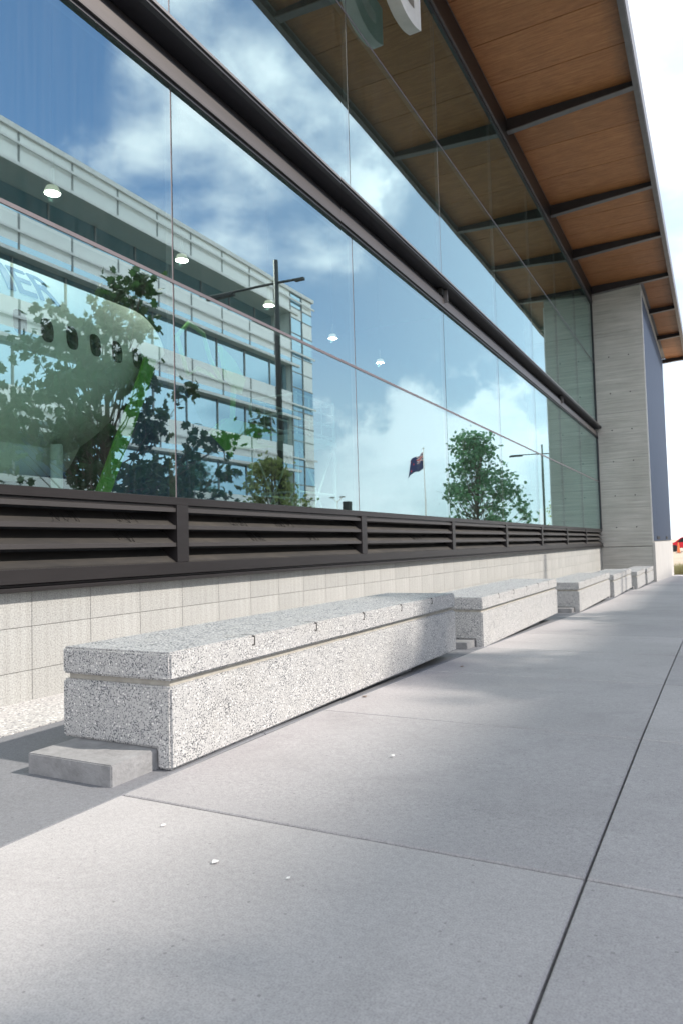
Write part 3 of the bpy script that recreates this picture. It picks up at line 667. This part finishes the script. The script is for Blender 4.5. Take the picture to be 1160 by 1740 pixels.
# ------------------------------------------------------------------ benches
def make_bench(L, notches):
    root = empty('bench')
    F, Bk = 0.0, -.60
    p = [(F, 0), (F, .322), (Bk, .322), (Bk, .078), (F - .075, .078), (F - .075, 0)]
    MB().prism_y(p[::-1], 0, L).build('bench_body', M['terrazzo'], root, bevel=.010, seg=2)
    MB().box(Bk + .022, F - .022, .022, L - .022, .310, .356).build('shadow_groove', M['groove'], root)
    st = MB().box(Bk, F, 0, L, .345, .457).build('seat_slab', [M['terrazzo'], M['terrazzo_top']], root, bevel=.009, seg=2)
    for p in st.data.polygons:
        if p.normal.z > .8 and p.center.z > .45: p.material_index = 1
    for y in notches:
        nb = MB()
        nb.box(F - .075, F - .006, y - .005, y + .005, .4535, .4580)
        nb.box(F - .0085, F + .0015, y - .005, y + .005, .410, .4545)
        nb.box(F - .0085, F + .0015, y - .020, y - .005, .410, .418)
        nb.build('skate_stop', M['stop'], root, bevel=.001, seg=1)
    MB().box(-.525, -.078, -.235, L - .78, -.10, .077).build('footing', M['footing'], root, bevel=.004, seg=2)
    return root
BN = [(2.19, 5.61, 0), (6.36, 9.76, -.092), (11.42, 14.95, -.235), (15.55, 18.88, -.312), (20.25, 22.6, -.44), (23.25, 25.65, -.478)]
BL = ['nearest concrete bench, its whole speckled end face showing, resting on a grey footing',
      'second concrete bench along the wall, just past the nearest one',
      'third concrete bench, after the wide gap, casting shade on its grey footing',
      'fourth concrete bench, middle distance, just left of the fall in the paving',
      'fifth concrete bench, short in view, beside the tall pier',
      'last and smallest looking concrete bench, ending against the pier corner']
for (y0, y1, z), lb in zip(BN, BL):
    L = y1 - y0
    n = 5
    nt = [.58 + (L - 1.10) / (n - 1) * i for i in range(n)]
    b = make_bench(L, nt); b.location = (-1.92, y0, z)
    tag(b, lb, 'bench', 'speckled concrete benches along the wall')

# litter
for (x, y, s, c, lb) in ((-1.254, 1.60, .009, 'paper', 'largest white scrap of paper on the near slab'), (-1.565, 1.745, .007, 'paper', 'small white scrap just above the largest one'),
                    (-1.82, 1.33, .008, 'paper', 'white scrap at the far left edge of the near slab'), (-1.21, 2.70, .010, 'paper', 'white scrap on the second row of slabs'),
                    (-1.02, 1.60, .006, 'paper', 'tiny white speck on the shaded near slab'), (-1.86, 3.78, .014, 'dryleaf', 'curled dry leaf beside the near bench'),
                    (-1.71, 5.1, .012, 'dryleaf', 'dry reddish leaf before the gap between the first two benches')):
    r = random.Random(int(abs(x * 1000))); mb = MB(); n = 7
    pts = [(s * r.uniform(.7, 1.2) * math.cos(i * 6.283 / n), s * 1.3 * r.uniform(.6, 1.2) * math.sin(i * 6.283 / n), r.uniform(.001, .005)) for i in range(n)]
    top = [(a, b_, z + .0015) for a, b_, z in pts]
    mb.add(pts + top, [tuple(range(n))[::-1], tuple(range(n, 2 * n))] + [(i, (i + 1) % n, (i + 1) % n + n, i + n) for i in range(n)])
    tag(mb.build('paper_scrap' if c == 'paper' else 'fallen_leaf', M[c], None, (x, y, zg(y) + .001)), lb, 'litter' if c == 'paper' else 'leaf')

# ------------------------------------------------------------------ things inside the hall
# airliner fuselage section
air = tag(empty('aircraft_fuselage', (0, 0, 0)), 'pale aircraft fuselage with a row of oval windows behind the glass', 'aircraft')
AX, AZ, AR = -10.6, 4.17, 1.6
def slant(z): return 9.98 - max(0, (4.6 - z)) * .48
def shell(name, d0, d1, mat, r=AR, close=False):
    mb = MB(); n = 48; segs = 4
    for j in range(segs + 1):
        for i in range(n):
            a = 2 * math.pi * i / n; x = AX + r * math.cos(a); z = AZ + r * math.sin(a)
            y = (d0(z) * (segs - j) + d1(z) * j) / segs; mb.v.append((x, y, z))
    for j in range(segs):
        for i in range(n): mb.f.append((j * n + i, (j + 1) * n + i, (j + 1) * n + (i + 1) % n, j * n + (i + 1) % n)); mb.m.append(0)
    if close: mb.f.append(tuple(segs * n + i for i in range(n))); mb.m.append(0)
    return mb.build(name, mat, air, smooth=True, fixn=True)
shell('fuselage_skin', lambda z: -3.0, lambda z: slant(z) - .10 + (.45 if z > 4.6 else .45 * max(0, z - 3.9) / .7), M['plane_white'], close=True)
win_me = None
for i in range(14):
    y = 9.533 - .486 * i
    if y < 3: break
    mb = MB(); n = 16; zc = 4.33
    ring = []
    for k in range(n):
        a = 2 * math.pi * k / n; ca, sa = math.cos(a), math.sin(a)
        yy_ = y + .115 * math.copysign(abs(ca) ** .7, ca); zz = zc + .19 * math.copysign(abs(sa) ** .7, sa)
        ring.append((yy_, zz))
    def sx(z, off): return AX + math.sqrt(max(0, (AR + off) ** 2 - (z - AZ) ** 2))
    mb.add([(sx(z, .012), yv, z) for yv, z in ring] + [(sx(z, -.05), yv, z) for yv, z in ring],
           [tuple(range(n)), tuple(range(2 * n - 1, n - 1, -1))] + [(k, k + n, (k + 1) % n + n, (k + 1) % n) for k in range(n)])
    mb.build('cabin_window', M['win_dark'], air, fixn=True)
# letters IER on the upper flank, bent round the skin
def flank_letter(ch, y0, w, z0, h):
    o = text_obj('fuselage_letter', ch, 1, .01, M['letter_navy'], air, (0, 0, 0), (0, 0, 0))
    me = o.data; xs = [v.co.x for v in me.vertices]; zs_ = [v.co.y for v in me.vertices]; x0, x1, a0, a1 = min(xs), max(xs), min(zs_), max(zs_)
    bm = bmesh.new(); bm.from_mesh(me)
    for it in range(4):
        z_ = a0 + (a1 - a0) * (it + 1) / 5
        bmesh.ops.bisect_plane(bm, geom=bm.verts[:] + bm.edges[:] + bm.faces[:], plane_co=(0, z_, 0), plane_no=(0, 1, 0))
    for v in bm.verts:
        t = (v.co.y - a0) / (a1 - a0); s_ = (v.co.x - x0) / max(1e-6, (x1 - x0)); off = .02 if v.co.z > 0 else -.01
        ang = math.asin((z0 - AZ) / AR) + t * h / AR
        v.co = Vector((AX + (AR + off) * math.cos(ang), y0 + w * s_, AZ + (AR + off) * math.sin(ang)))
    bmesh.ops.recalc_face_normals(bm, faces=bm.faces); bm.to_mesh(me); bm.free()
flank_letter('I', 7.00, .14, 4.83, .60); flank_letter('E', 7.21, .32, 4.83, .60); flank_letter('R', 7.58, .38, 4.83, .60)
MB().tube([(AX + .1, 4, 2.62), (AX + .1, 8.2, 2.62), (AX + .1, 9.0, 2.74), (AX + .1, 9.5, 3.0)], [.5, .5, .42, .12], 20).build('wheel_fairing', M['plane_white'], air, smooth=True)
MB().tube([(AX + .9, 8.35, .66), (AX + .9, 8.35, 2.7)], .1, 12).build('support_leg', M['plane_white'], air, smooth=True)
MB().tube([(AX + .9, 5.2, .66), (AX + .9, 5.2, 2.7)], .1, 12).build('support_leg', M['plane_white'], air, smooth=True)
# display board in front of the tail
bd = tag(empty('display_board'), 'navy display board with a slanting bright green edge under the aircraft tail', 'display board')
MB().prism_x([(8.15, .66), (12.6, .66), (12.9, 2.3), (11.2, 3.3), (10.4, 4.3), (10.0, 4.3), (9.75, 4.0)], -8.92, -8.86).build('board_panel', M['navy'], bd, fixn=True)
MB().prism_x([(7.85, .66), (8.148, .66), (9.748, 4.0), (9.86, 4.35), (9.60, 4.35), (9.45, 4.0)], -8.92, -8.86).build('green_edge', M['plane_green'], bd, fixn=True)
# green propeller-like sculpture
gs = tag(empty('wing_sculpture'), 'green outlined swept wing shape standing inside behind the second pane', 'sculpture')
pts = [(-9, 10.6, 5.0), (-9, 10.95, 5.35), (-9, 11.4, 5.25), (-9, 11.6, 4.8), (-9, 12.0, 4.35), (-9, 11.6, 4.45), (-9, 11.2, 4.5), (-9, 10.9, 4.3), (-9, 10.6, 5.0)]
MB().tube(pts, .045, 8).build('loop', M['plane_green'], gs, smooth=True)
MB().prism_x([(12.0, 5.15), (12.45, 4.95), (12.85, 4.6), (12.7, 4.25), (12.2, 4.5)], -9.1, -9.0).build('blade_tip', M['plane_green'], gs, fixn=True)
MB().prism_x([(10.7, 2.6), (12.2, 3.65), (13.4, 3.65), (14.9, 3.45), (13.8, 3.20), (12.3, 3.0), (11.0, 2.3)], -9.15, -9.0).build('swept_wing', M['plane_green'], gs, fixn=True)
MB().tube([(-9.08, 11.9, .66), (-9.08, 12.4, 3.2), (-9.06, 12.5, 4.5)], .06, 8).build('stand', M['plane_green'], gs)
# access tower
tw_ = tag(empty('access_tower'), 'pale blue steel access tower with railings inside the hall', 'access tower')
def rod(a, b, r=.025, nm='tower_bar'): MB().tube([a, b], r, 6).build(nm, M['tower'], tw_)
X0, X1, Y0, Y1 = -9.2, -8.0, 13.3, 15.0
for x in (X0, X1):
    for y in (Y0, Y1): rod((x, y, .645), (x, y, 4.3), .035, 'tower_post')
    for z in (3.45, 3.72, 3.98, 4.25): rod((x, Y0, z), (x, Y1, z))
    rod((x, Y0, .8), (x, Y1, 3.3)); rod((x, Y1, .8), (x, Y0, 3.3)); rod((x, Y0, 2.1), (x, Y1, 2.1))
    for t in (.33, .66): rod((x, Y0 + (Y1 - Y0) * t, 3.3), (x, Y0 + (Y1 - Y0) * t, 4.25), .018)
for y in (Y0, Y1):
    for z in (3.45, 3.85, 4.25, 2.1): rod((X0, y, z), (X1, y, z))
MB().box(X0 - .05, X1 + .05, Y0 - .05, Y1 + .05, 3.24, 3.36).build('platform', M['tower'], tw_)
# pendants
def make_pendant():
    r = empty('pendant_lamp'); mb = MB(); n = 24
    prof = [(.03, .14), (.09, .125), (.11, .075), (.12, .04), (.12, .02)]
    for (ra, z) in prof:
        for k in range(n): mb.v.append((ra * math.cos(6.2832 * k / n), ra * math.sin(6.2832 * k / n), z))
    for j in range(len(prof) - 1):
        for k in range(n): mb.f.append((j * n + k, j * n + (k + 1) % n, (j + 1) * n + (k + 1) % n, (j + 1) * n + k)); mb.m.append(0)
    mb.build('shade', M['lamp'], r, smooth=True, fixn=True)
    MB().tube([(0, 0, .14), (0, 0, .42)], .03, 8).build('lamp_cap', M['steel_grey'], r)
    MB().tube([(0, 0, .42), (0, 0, 3.35)], .006, 5).build('cable', M['rubber'], r)
    pl_ = bpy.data.lights.new('lamp_bulb', 'POINT'); pl_.energy = 28; pl_.color = (1.0, .93, .82); pl_.shadow_soft_size = .04
    po = bpy.data.objects.new('lamp_bulb', pl_); C.objects.link(po); po.parent = r; po.location = (0, 0, -.06)
    return r
pd = make_pendant()
PN = [(7.70, 'first lit dome pendant from the left, over the aircraft lettering'), (10.78, 'second lit dome pendant, just right of the first glass joint'), (13.85, 'third lit dome pendant, beside the reflected lamp post'),
      (16.97, 'fourth lit dome pendant, in front of open sky'), (20.04, 'fifth lit dome pendant, farthest and smallest')]
for i, (y, lb) in enumerate(PN):
    o = pd if i == 0 else copy_tree(pd)
    o.location = (-9.0, y, 6.52); tag(o, lb, 'pendant lamp', 'dome pendants hanging in a row inside the hall')
tag(MB().prism_x([(24.6 + .35 * math.cos(i * .5236), 1.55 + .45 * math.sin(i * .5236)) for i in range(12)], -5.3, -5.25).build('round_board', M['pink'], fixn=True), 'pinkish oval board low inside the last pane by the pier', 'board')

# ------------------------------------------------------------------ office building over the road
of = tag(empty('office_building'), 'white banded office block with glass bays and projecting slabs across the road', 'building')
OX_, OXR = 16.0, 17.45
vy = [2.9 + 2.61 * k for k in range(14)]; vy = [v for v in vy if v < 36.4]; 
vy = [36.35 - 2.585 * k for k in range(14)][::-1]       # bay joints
YO0, YO1, YOC = vy[0], 38.3, 41.1
slabs = [15.87, 12.48, 9.10, 5.72, 2.34]
B(OXR + .22, 34, YO0, YOC - .3, -1, 17.2, 'core_wall', M['concrete_far'], of)
pm = {}
def opart(nm, w, h, d, mat, x, y, z, par=of):
    key = (nm, round(w, 3), round(h, 3), round(d, 3))
    if key not in pm: pm[key] = MB().box(0, d, 0, w, 0, h).mesh(nm, mat)
    return link(nm, pm[key], par, (x, y, z))
bays = list(zip(vy, vy[1:])) + [(vy[-1], YO1)]
for si, z in enumerate(slabs):
    B(OX_ - .05, OXR + .2, YO0, YO1 + .9, z - .02, z + .12, 'floor_slab', M['white_metal'] if False else M['office_slab'], of)
    B(OX_ - .075, OX_ - .052, YO0, YO1 + .9, z - .015, z + .13, 'slab_edge', M['white_metal'], of)
    base = z + .13 if si == 0 else z + .42
    top = 17.2 if si == 0 else z + 1.60
    for (a, b) in bays:
        opart('white_panel', b - a - .09, top - base, .03, M['white_panel'], OX_, a + .045, base)
        if si: opart('low_window', b - a - .09, .29, .03, M['office_glass'], OX_, a + .045, z + .13)
        zt = (slabs[si - 1] - .02) if si else 17.2
        if si: opart('window_pane', b - a - .07, zt - z - .13, .04, M['office_glass'], OXR if si == 1 else 16.42, a + .035, z + .125)
        if si: opart('window_mullion', .07, zt - z - .13, .10, M['office_metal'], (OXR if si == 1 else 16.42) - .05, a - .035, z + .125)
        opart('facade_mullion', .085, top - z - .13, .08, M['office_metal'], OX_ - .02, a - .0425, z + .13)
    B(OX_ - .16, OX_ - .08, YO0, YOC, z + .80, z + .90, 'rail', M['white_metal'], of)
B(OX_ - .12, OX_ + .3, YO0, YOC, 17.2, 17.42, 'coping', M['white_metal'], of)
B(OX_ + .3, 34, YO0, YOC, 17.2, 17.35, 'roof', M['roof'], of)
# glazed end bay, flush
ev = [38.3, 39.7, 41.0]
for a, b in zip(ev, ev[1:]):
    zz = [-.8, 1.0, 2.3, 4.0, 4.9, 6.1, 7.7, 8.6, 9.6, 11.1, 12.1, 13.1, 14.6, 15.6, 16.3, 17.2]
    for z0, z1 in zip(zz, zz[1:]):
        opart('window_pane', b - a - .07, z1 - z0 - .06, .04, M['office_glass'] if rnd.random() < .55 else M['white_panel'], OX_ + .02, a + .035, z0 + .03)
    B(OX_ - .03, OX_ + .07, a - .035, a + .035, -.8, 17.2, 'corner_mullion', M['office_metal'], of)
for z1 in zz: B(OX_ + .0, OX_ + .07, 38.34, 41.0, z1 - .03, z1 + .03, 'corner_transom', M['office_metal'], of)
B(OX_ + .08, OXR + .21, 38.35, 40.9, -.9, 17.2, 'corner_wall', M['office_slab'], of)

# ------------------------------------------------------------------ lamp posts, flag, small street things
def lamp_post(y, lb, top=10.6, x=5.5, bend=0):
    r = empty('street_lamp', (x, y, zg(y)))
    h = top - zg(y)
    MB().tube([(0, 0, 0), (0, 0, h * .72), (0, 0, h)], [.105, .095, .085], 12).build('post', M['post'], r, smooth=True)
    MB().tube([(0, 0, 0), (0, 0, .35)], [.15, .13], 12).build('base_sleeve', M['post'], r)
    za = h - .78
    MB().tube([(2.8, 0, za + .05), (0, 0, za), (-1.05, 0, za - .04)], .045, 8).build('cross_arm', M['post'], r)
    MB().box(1.75, 2.9, -.09, .09, za - .10, za + .015).build('luminaire', M['post'], r, bevel=.02)
    MB().box(-1.08, -.75, -.06, .06, za - .1, za - .02).build('arm_end', M['post'], r)
    tag(r, lb, 'street lamp', 'dark street lamps with cross arms')
    return r
lamp_post(20.1, 'tall dark lamp post with cross arm reflected before the office block')
lamp_post(61.2, 'distant thin lamp post with cross arm reflected near the pier', top=9.1)
fl = tag(empty('flagpole', (15, 57.7, -.8)), 'white flagpole flying a drooping dark blue ensign', 'flagpole')
MB().tube([(0, 0, 0), (0, 0, 10.0)], [.08, .05], 10).build('pole', M['white_metal'], fl, smooth=True)
MB().tube([(0, 0, 9.98), (0, 0, 10.1)], .09, 8).build('finial', M['white_metal'], fl)
def mat_flag():
    m, n, l, p = new_mat('blue_ensign_cloth')
    uv = n.new('ShaderNodeUVMap'); s = n.new('ShaderNodeSeparateXYZ'); l.new(uv.outputs[0], s.inputs[0])
    def mth(op, a, b=None):
        q = n.new('ShaderNodeMath'); q.operation = op
        for i, v in enumerate((a, b)):
            if v is None: continue
            if isinstance(v, (int, float)): q.inputs[i].default_value = v
            else: l.new(v, q.inputs[i])
        return q.outputs[0]
    u, v = s.outputs[0], s.outputs[1]
    canton = mth('MULTIPLY', mth('LESS_THAN', u, .5), mth('GREATER_THAN', v, .5))
    cu = mth('ABSOLUTE', mth('SUBTRACT', mth('MULTIPLY', u, 2), .5)); cv = mth('ABSOLUTE', mth('SUBTRACT', mth('MULTIPLY', mth('SUBTRACT', v, .5), 2), .5))
    diag = mth('ABSOLUTE', mth('SUBTRACT', cu, cv))
    w = mth('MAXIMUM', mth('MAXIMUM', mth('LESS_THAN', cu, .10), mth('LESS_THAN', cv, .17)), mth('LESS_THAN', diag, .09))
    r = mth('MAXIMUM', mth('MAXIMUM', mth('LESS_THAN', cu, .055), mth('LESS_THAN', cv, .10)), mth('LESS_THAN', diag, .035))
    c = mixc(n, l, mth('MULTIPLY', canton, w), (.012, .02, .10), (.75, .75, .75))
    c = mixc(n, l, mth('MULTIPLY', canton, r), c, (.55, .02, .03))
    for (a, b) in ((.75, .82), (.75, .2), (.64, .55), (.86, .6)):
        d = mth('ADD', mth('POWER', mth('MULTIPLY', mth('SUBTRACT', u, a), 2), 2), mth('POWER', mth('SUBTRACT', v, b), 2))
        c = mixc(n, l, mth('LESS_THAN', d, .0028), c, (.6, .03, .04))
    l.new(c, p.inputs['Base Color']); p.inputs['Roughness'].default_value = .8
    return m
fm = MB(); nu, nv = 24, 10; W, Hh = 4.7, 1.45
fv = {}
for i in range(nu + 1):
    for j in range(nv + 1):
        u, v = i / nu, j / nv
        wv = .16 * math.sin(u * 9 + v * 1.5) * u ** .5
        yv = -W * .72 * u * (1) + .05 * v; zv = 9.75 - Hh * (1 - v) * (1 - .25 * u) - 1.55 * u ** 1.25 - .15 * math.sin(u * 7)
        fm.v.append((wv + .06, yv, zv))
uvs = []
for i in range(nu):
    for j in range(nv):
        fm.f.append((i * (nv + 1) + j, (i + 1) * (nv + 1) + j, (i + 1) * (nv + 1) + j + 1, i * (nv + 1) + j + 1)); fm.m.append(0)
fo = fm.build('flag', mat_flag(), fl, smooth=True)
ul = fo.data.uv_layers.new(name='UVMap')
for p in fo.data.polygons:
    for li in p.loop_indices:
        vi = fo.data.loops[li].vertex_index; ul.data[li].uv = ((vi // (nv + 1)) / nu, (vi % (nv + 1)) / nv)
sm = fo.modifiers.new('thickness', 'SOLIDIFY'); sm.thickness = .008

cb = tag(empty('ticket_kiosk', (8.1, 30, -.75)), 'small dark flat topped kiosk just showing above the louvres', 'kiosk')
MB().box(-.12, .12, -.14, .14, 0, 3.2).build('kiosk_body', M['steel_dark'], cb, bevel=.02); MB().box(-.16, .16, -.18, .18, 3.2, 3.76).build('kiosk_head', M['post'], cb, bevel=.015)
mt = tag(empty('light_mast', (35, 80, -.5)), 'far thin mast with small floodlights on the skyline', 'light mast')
MB().tube([(0, 0, 0), (0, 0, 7.3)], [.1, .06], 8).build('mast', M['white_metal'], mt)
for s in (-1, 1): MB().tube([(0, 0, 7.1), (s * .7, 0, 7.7)], .05, 6).build('mast_arm', M['white_metal'], mt); MB().box(s * .7 - .3, s * .7 + .3, -.15, .15, 7.65, 7.8).build('floodlight', M['office_metal'], mt)

# ------------------------------------------------------------------ trees
LEAF = [(0, 0), (.28, .10), (.22, .34), (.50, .42), (.30, .60), (.28, .86), (.10, .78), (0, 1.05), (-.10, .78), (-.28, .86), (-.30, .60), (-.50, .42), (-.22, .34), (-.28, .10)]
def add_leaf(mb, c, size, r):
    n = Vector((r.gauss(0, .7), r.gauss(0, .7), r.gauss(.5, .5))).normalized()
    t = Vector((r.gauss(0, 1), r.gauss(0, 1), r.gauss(-.4, .6))); t = (t - n * t.dot(n)).normalized(); s_ = n.cross(t)
    b = len(mb.v); mb.v.append(tuple(c + t * .45 * size + n * .06 * size))
    for (a, d) in LEAF[:]: mb.v.append(tuple(c + s_ * a * size + t * d * size - n * abs(a) * .12 * size))
    k = len(LEAF)
    for i in range(k): mb.f.append((b, b + 1 + i, b + 1 + (i + 1) % k)); mb.m.append(0)
def tree(lb, x, y, height, z0, clusters, lpc, size, mat, seed, rad=.38, trunk=.11, cat='tree', name='street_tree', gp=None, lean=0):
    """clusters: list of (dx, dy, z) leaf cluster centres"""
    r = random.Random(seed); root = empty(name, (x, y, z0))
    tb = MB(); h = height
    ax = [(0, 0, 0), (.03, .04, h * .3), (-.04, lean * .3, h * .6), (.02, lean * .8, h * .9)]
    tb.tube(ax, [trunk, trunk * .75, trunk * .45, trunk * .12], 10)
    for (dx, dy, z) in clusters:
        zz = max(h * .18, z * r.uniform(.45, .72)); t = zz / h
        a = Vector((0, lean * t * .5, zz)); e = Vector((dx, dy, z)); m_ = (a + e) / 2 + Vector((r.uniform(-.1, .1), r.uniform(-.1, .1), -.12 * (e - a).length))
        tb.tube([a, m_, e], [trunk * .22, trunk * .14, .006], 5, cap=False)
        for q in range(3):
            tb.tube([e.lerp(m_, .3), e + Vector((r.uniform(-1, 1), r.uniform(-1, 1), r.uniform(-.4, 1))) * rad * .9], [.008, .003], 4, cap=False)
    tb.build('trunk', M['bark'], root, smooth=True)
    cr = MB()
    for (dx, dy, z) in clusters:
        for i in range(lpc):
            p = Vector((r.gauss(0, 1), r.gauss(0, 1), r.gauss(0, .8))); p = p * (rad * .55)
            add_leaf(cr, Vector((dx, dy, z)) + p, size * r.uniform(.6, 1.2), r)
    cr.build('crown', mat, root)
    tag(root, lb, cat, gp); return root
def cone_clusters(n, h0, h1, r0, r1, seed, flat=1):
    r = random.Random(seed); out = []
    for i in range(n):
        t = r.random() ** 1.15; z = h0 + (h1 - h0) * t; rr = (r0 + (r1 - r0) * t) * math.sqrt(r.uniform(.08, 1)); a = r.uniform(0, 6.283)
        out.append((rr * math.cos(a) * flat, rr * math.sin(a), z))
    out.append((0, 0, h1)); return out
# tree A: reflected at the left of the photo. Clusters laid out where its boughs stand
ra = random.Random(11); ca = []
for (yv, zv, sy, sz, n) in ((.65, 7.25, .35, .3, 4), (.3, 6.7, .4, .35, 3), (.0, 5.9, .8, .45, 6), (-1.1, 5.3, .7, .4, 6), (1.4, 6.0, .35, .5, 2), (-.2, 4.9, 1.1, .4, 8),
                            (-2.0, 4.4, .7, .4, 8), (1.9, 5.0, .6, .35, 2), (.9, 4.2, .9, .4, 3), (-1.0, 3.7, 1.2, .4, 12), (2.4, 3.9, .6, .4, 3), (2.9, 3.1, .7, .35, 4), (.8, 3.0, 1.2, .4, 9),
                            (-1.6, 2.8, 1.1, .4, 8), (4.0, 2.6, .5, .2, 3), (1.8, 2.4, .9, .3, 4)):
    for i in range(n): ca.append((ra.gauss(0, .25 if zv > 6.2 else .45 if zv > 4.8 else .8), yv + ra.gauss(0, sy), zv + ra.gauss(0, sz)))
tree('large loose crowned street tree reflected over the aircraft at far left', 5.4, 12.3, 7.6, 0, ca, 38, .25, M['leaf'], 5, rad=.36, gp='street trees along the kerb')
tree('small yellow green tree reflected at the foot of the nearer lamp post', 5.5, 19.6, 4.2, -.4, cone_clusters(60, 2.0, 4.1, 1.6, .4, 4), 26, .16, M['leaf_yellow'], 6, rad=.26, trunk=.05, gp='street trees along the kerb')
tree('bushy mid green street tree reflected right of the flagpole', 5.5, 42.0, 8.4, -1.0, [(a, b, z) for a, b, z in cone_clusters(110, 2.2, 8.4, 3.9, 1.0, 9)], 30, .26, M['leaf_mid'], 8, rad=.5, trunk=.14, gp='street trees along the kerb')
tree('thin yellow leaved tree reflected beside the distant lamp post', 5.6, 66, 5.2, -.7, cone_clusters(16, 2, 5.2, 1.6, .3, 14), 14, .2, M['leaf_yellow'], 10, rad=.4, trunk=.06, gp='street trees along the kerb')
# unseen kerb trees, added so their crowns shade and dapple the pavement
SH = [(7.4, 7.7, 2.2, 3), (2.0, 6.6, 2.2, 4)]
for i, (yv, h, w, sd_) in enumerate(SH):
    tree(('unseen street tree added so that its top dapples the near bench', 'unseen street tree beside the camera, added to shade the near paving')[i], 5.4, yv, h, 0, cone_clusters(60, 2.4, h, w, w * .35, 20 + sd_), 26, .24, M['leaf'], 30 + sd_, rad=.42, gp='street trees along the kerb')
# distant conifer
cf = tag(empty('norfolk_pine', (30, 235, -.5)), 'distant pale conifer on the skyline in the last panes', 'conifer')
MB().tube([(0, 0, 0), (0, 0, 22)], [.4, .05], 8).build('trunk', M['bark'], cf)
cr = MB(); rc = random.Random(5)
for i in range(24):
    z = 5 + i * .72; rr = 4.2 * (1 - (z - 3) / 21)
    for k in range(9):
        a = k * .698 + i * .3; L_ = rr * rc.uniform(.7, 1.1)
        p0 = Vector((0, 0, z)); p1 = Vector((math.cos(a) * L_, math.sin(a) * L_, z + .25 * L_)); sd2 = Vector((-math.sin(a), math.cos(a), 0)) * .28
        b = len(cr.v); cr.v += [tuple(p0 + sd2 * .3), tuple(p0.lerp(p1, .6) + sd2), tuple(p1), tuple(p0.lerp(p1, .6) - sd2), tuple(p0.lerp(p1, .5) + Vector((0, 0, .3)))]
        cr.f += [(b, b + 1, b + 4), (b + 1, b + 2, b + 4), (b + 2, b + 3, b + 4), (b + 3, b, b + 4)]; cr.m += [0] * 4
cr.build('crown', M['needle'], cf)

# ------------------------------------------------------------------ far right: car, dry grass
car = tag(empty('parked_car', (-2.55, 80, -.42)), 'red car parked far beyond the end of the building', 'car')
prof = [(-2.1, .35), (-2.15, .75), (-1.3, .92), (-.7, 1.42), (.9, 1.45), (1.6, .98), (2.15, .88), (2.2, .35)]
MB().prism_y([(x, z) for x, z in prof][::-1], -.85, .85).build('car_body', M['red'], car, bevel=.06)
MB().prism_y([(-1.12, .93), (-.66, 1.34), (.84, 1.37), (1.35, .96)][::-1], -.875, .875).build('side_windows', M['win_dark'], car)
for x in (-1.35, 1.4):
    for yv in (-.8, .8): MB().tube([(x, yv - .1, .33), (x, yv + .1, .33)], .33, 16).build('wheel', M['rubber'], car)
pc2 = tag(empty('traffic_cone', (-3.3, 74, -.47)), 'small orange post just left of the red car', 'traffic cone')
MB().tube([(0, 0, 0), (0, 0, 1.0)], [.16, .04], 10).build('cone', simple('orange_plastic', (.7, .16, .04), .5), pc2); MB().box(-.25, .25, -.25, .25, 0, .04).build('foot', M['rubber'], pc2)
gr = MB(); rg2 = random.Random(8)
for i in range(9000):
    x = rg2.uniform(-3.6, 6); yv = 39.4 + abs(rg2.gauss(0, 2.2)); zb = zg(yv) - .12; h = rg2.uniform(.25, .75) * (1 if x > -2 else .8)
    a = rg2.uniform(0, 6.28); lx, ly = math.cos(a) * h * .35, math.sin(a) * h * .35; w = .012
    b = len(gr.v); gr.v += [(x - w, yv, zb), (x + w, yv, zb), (x + lx * .4 + w * .7, yv + ly * .4, zb + h * .6), (x + lx * .4 - w * .7, yv + ly * .4, zb + h * .6), (x + lx, yv + ly, zb + h)]
    gr.f += [(b, b + 1, b + 2, b + 3), (b + 3, b + 2, b + 4)]; gr.m += [0, 0]
tag(gr.build('dry_grass', M['straw']), 'straw coloured long grass at the end of the pavement', 'grass', kind='stuff')
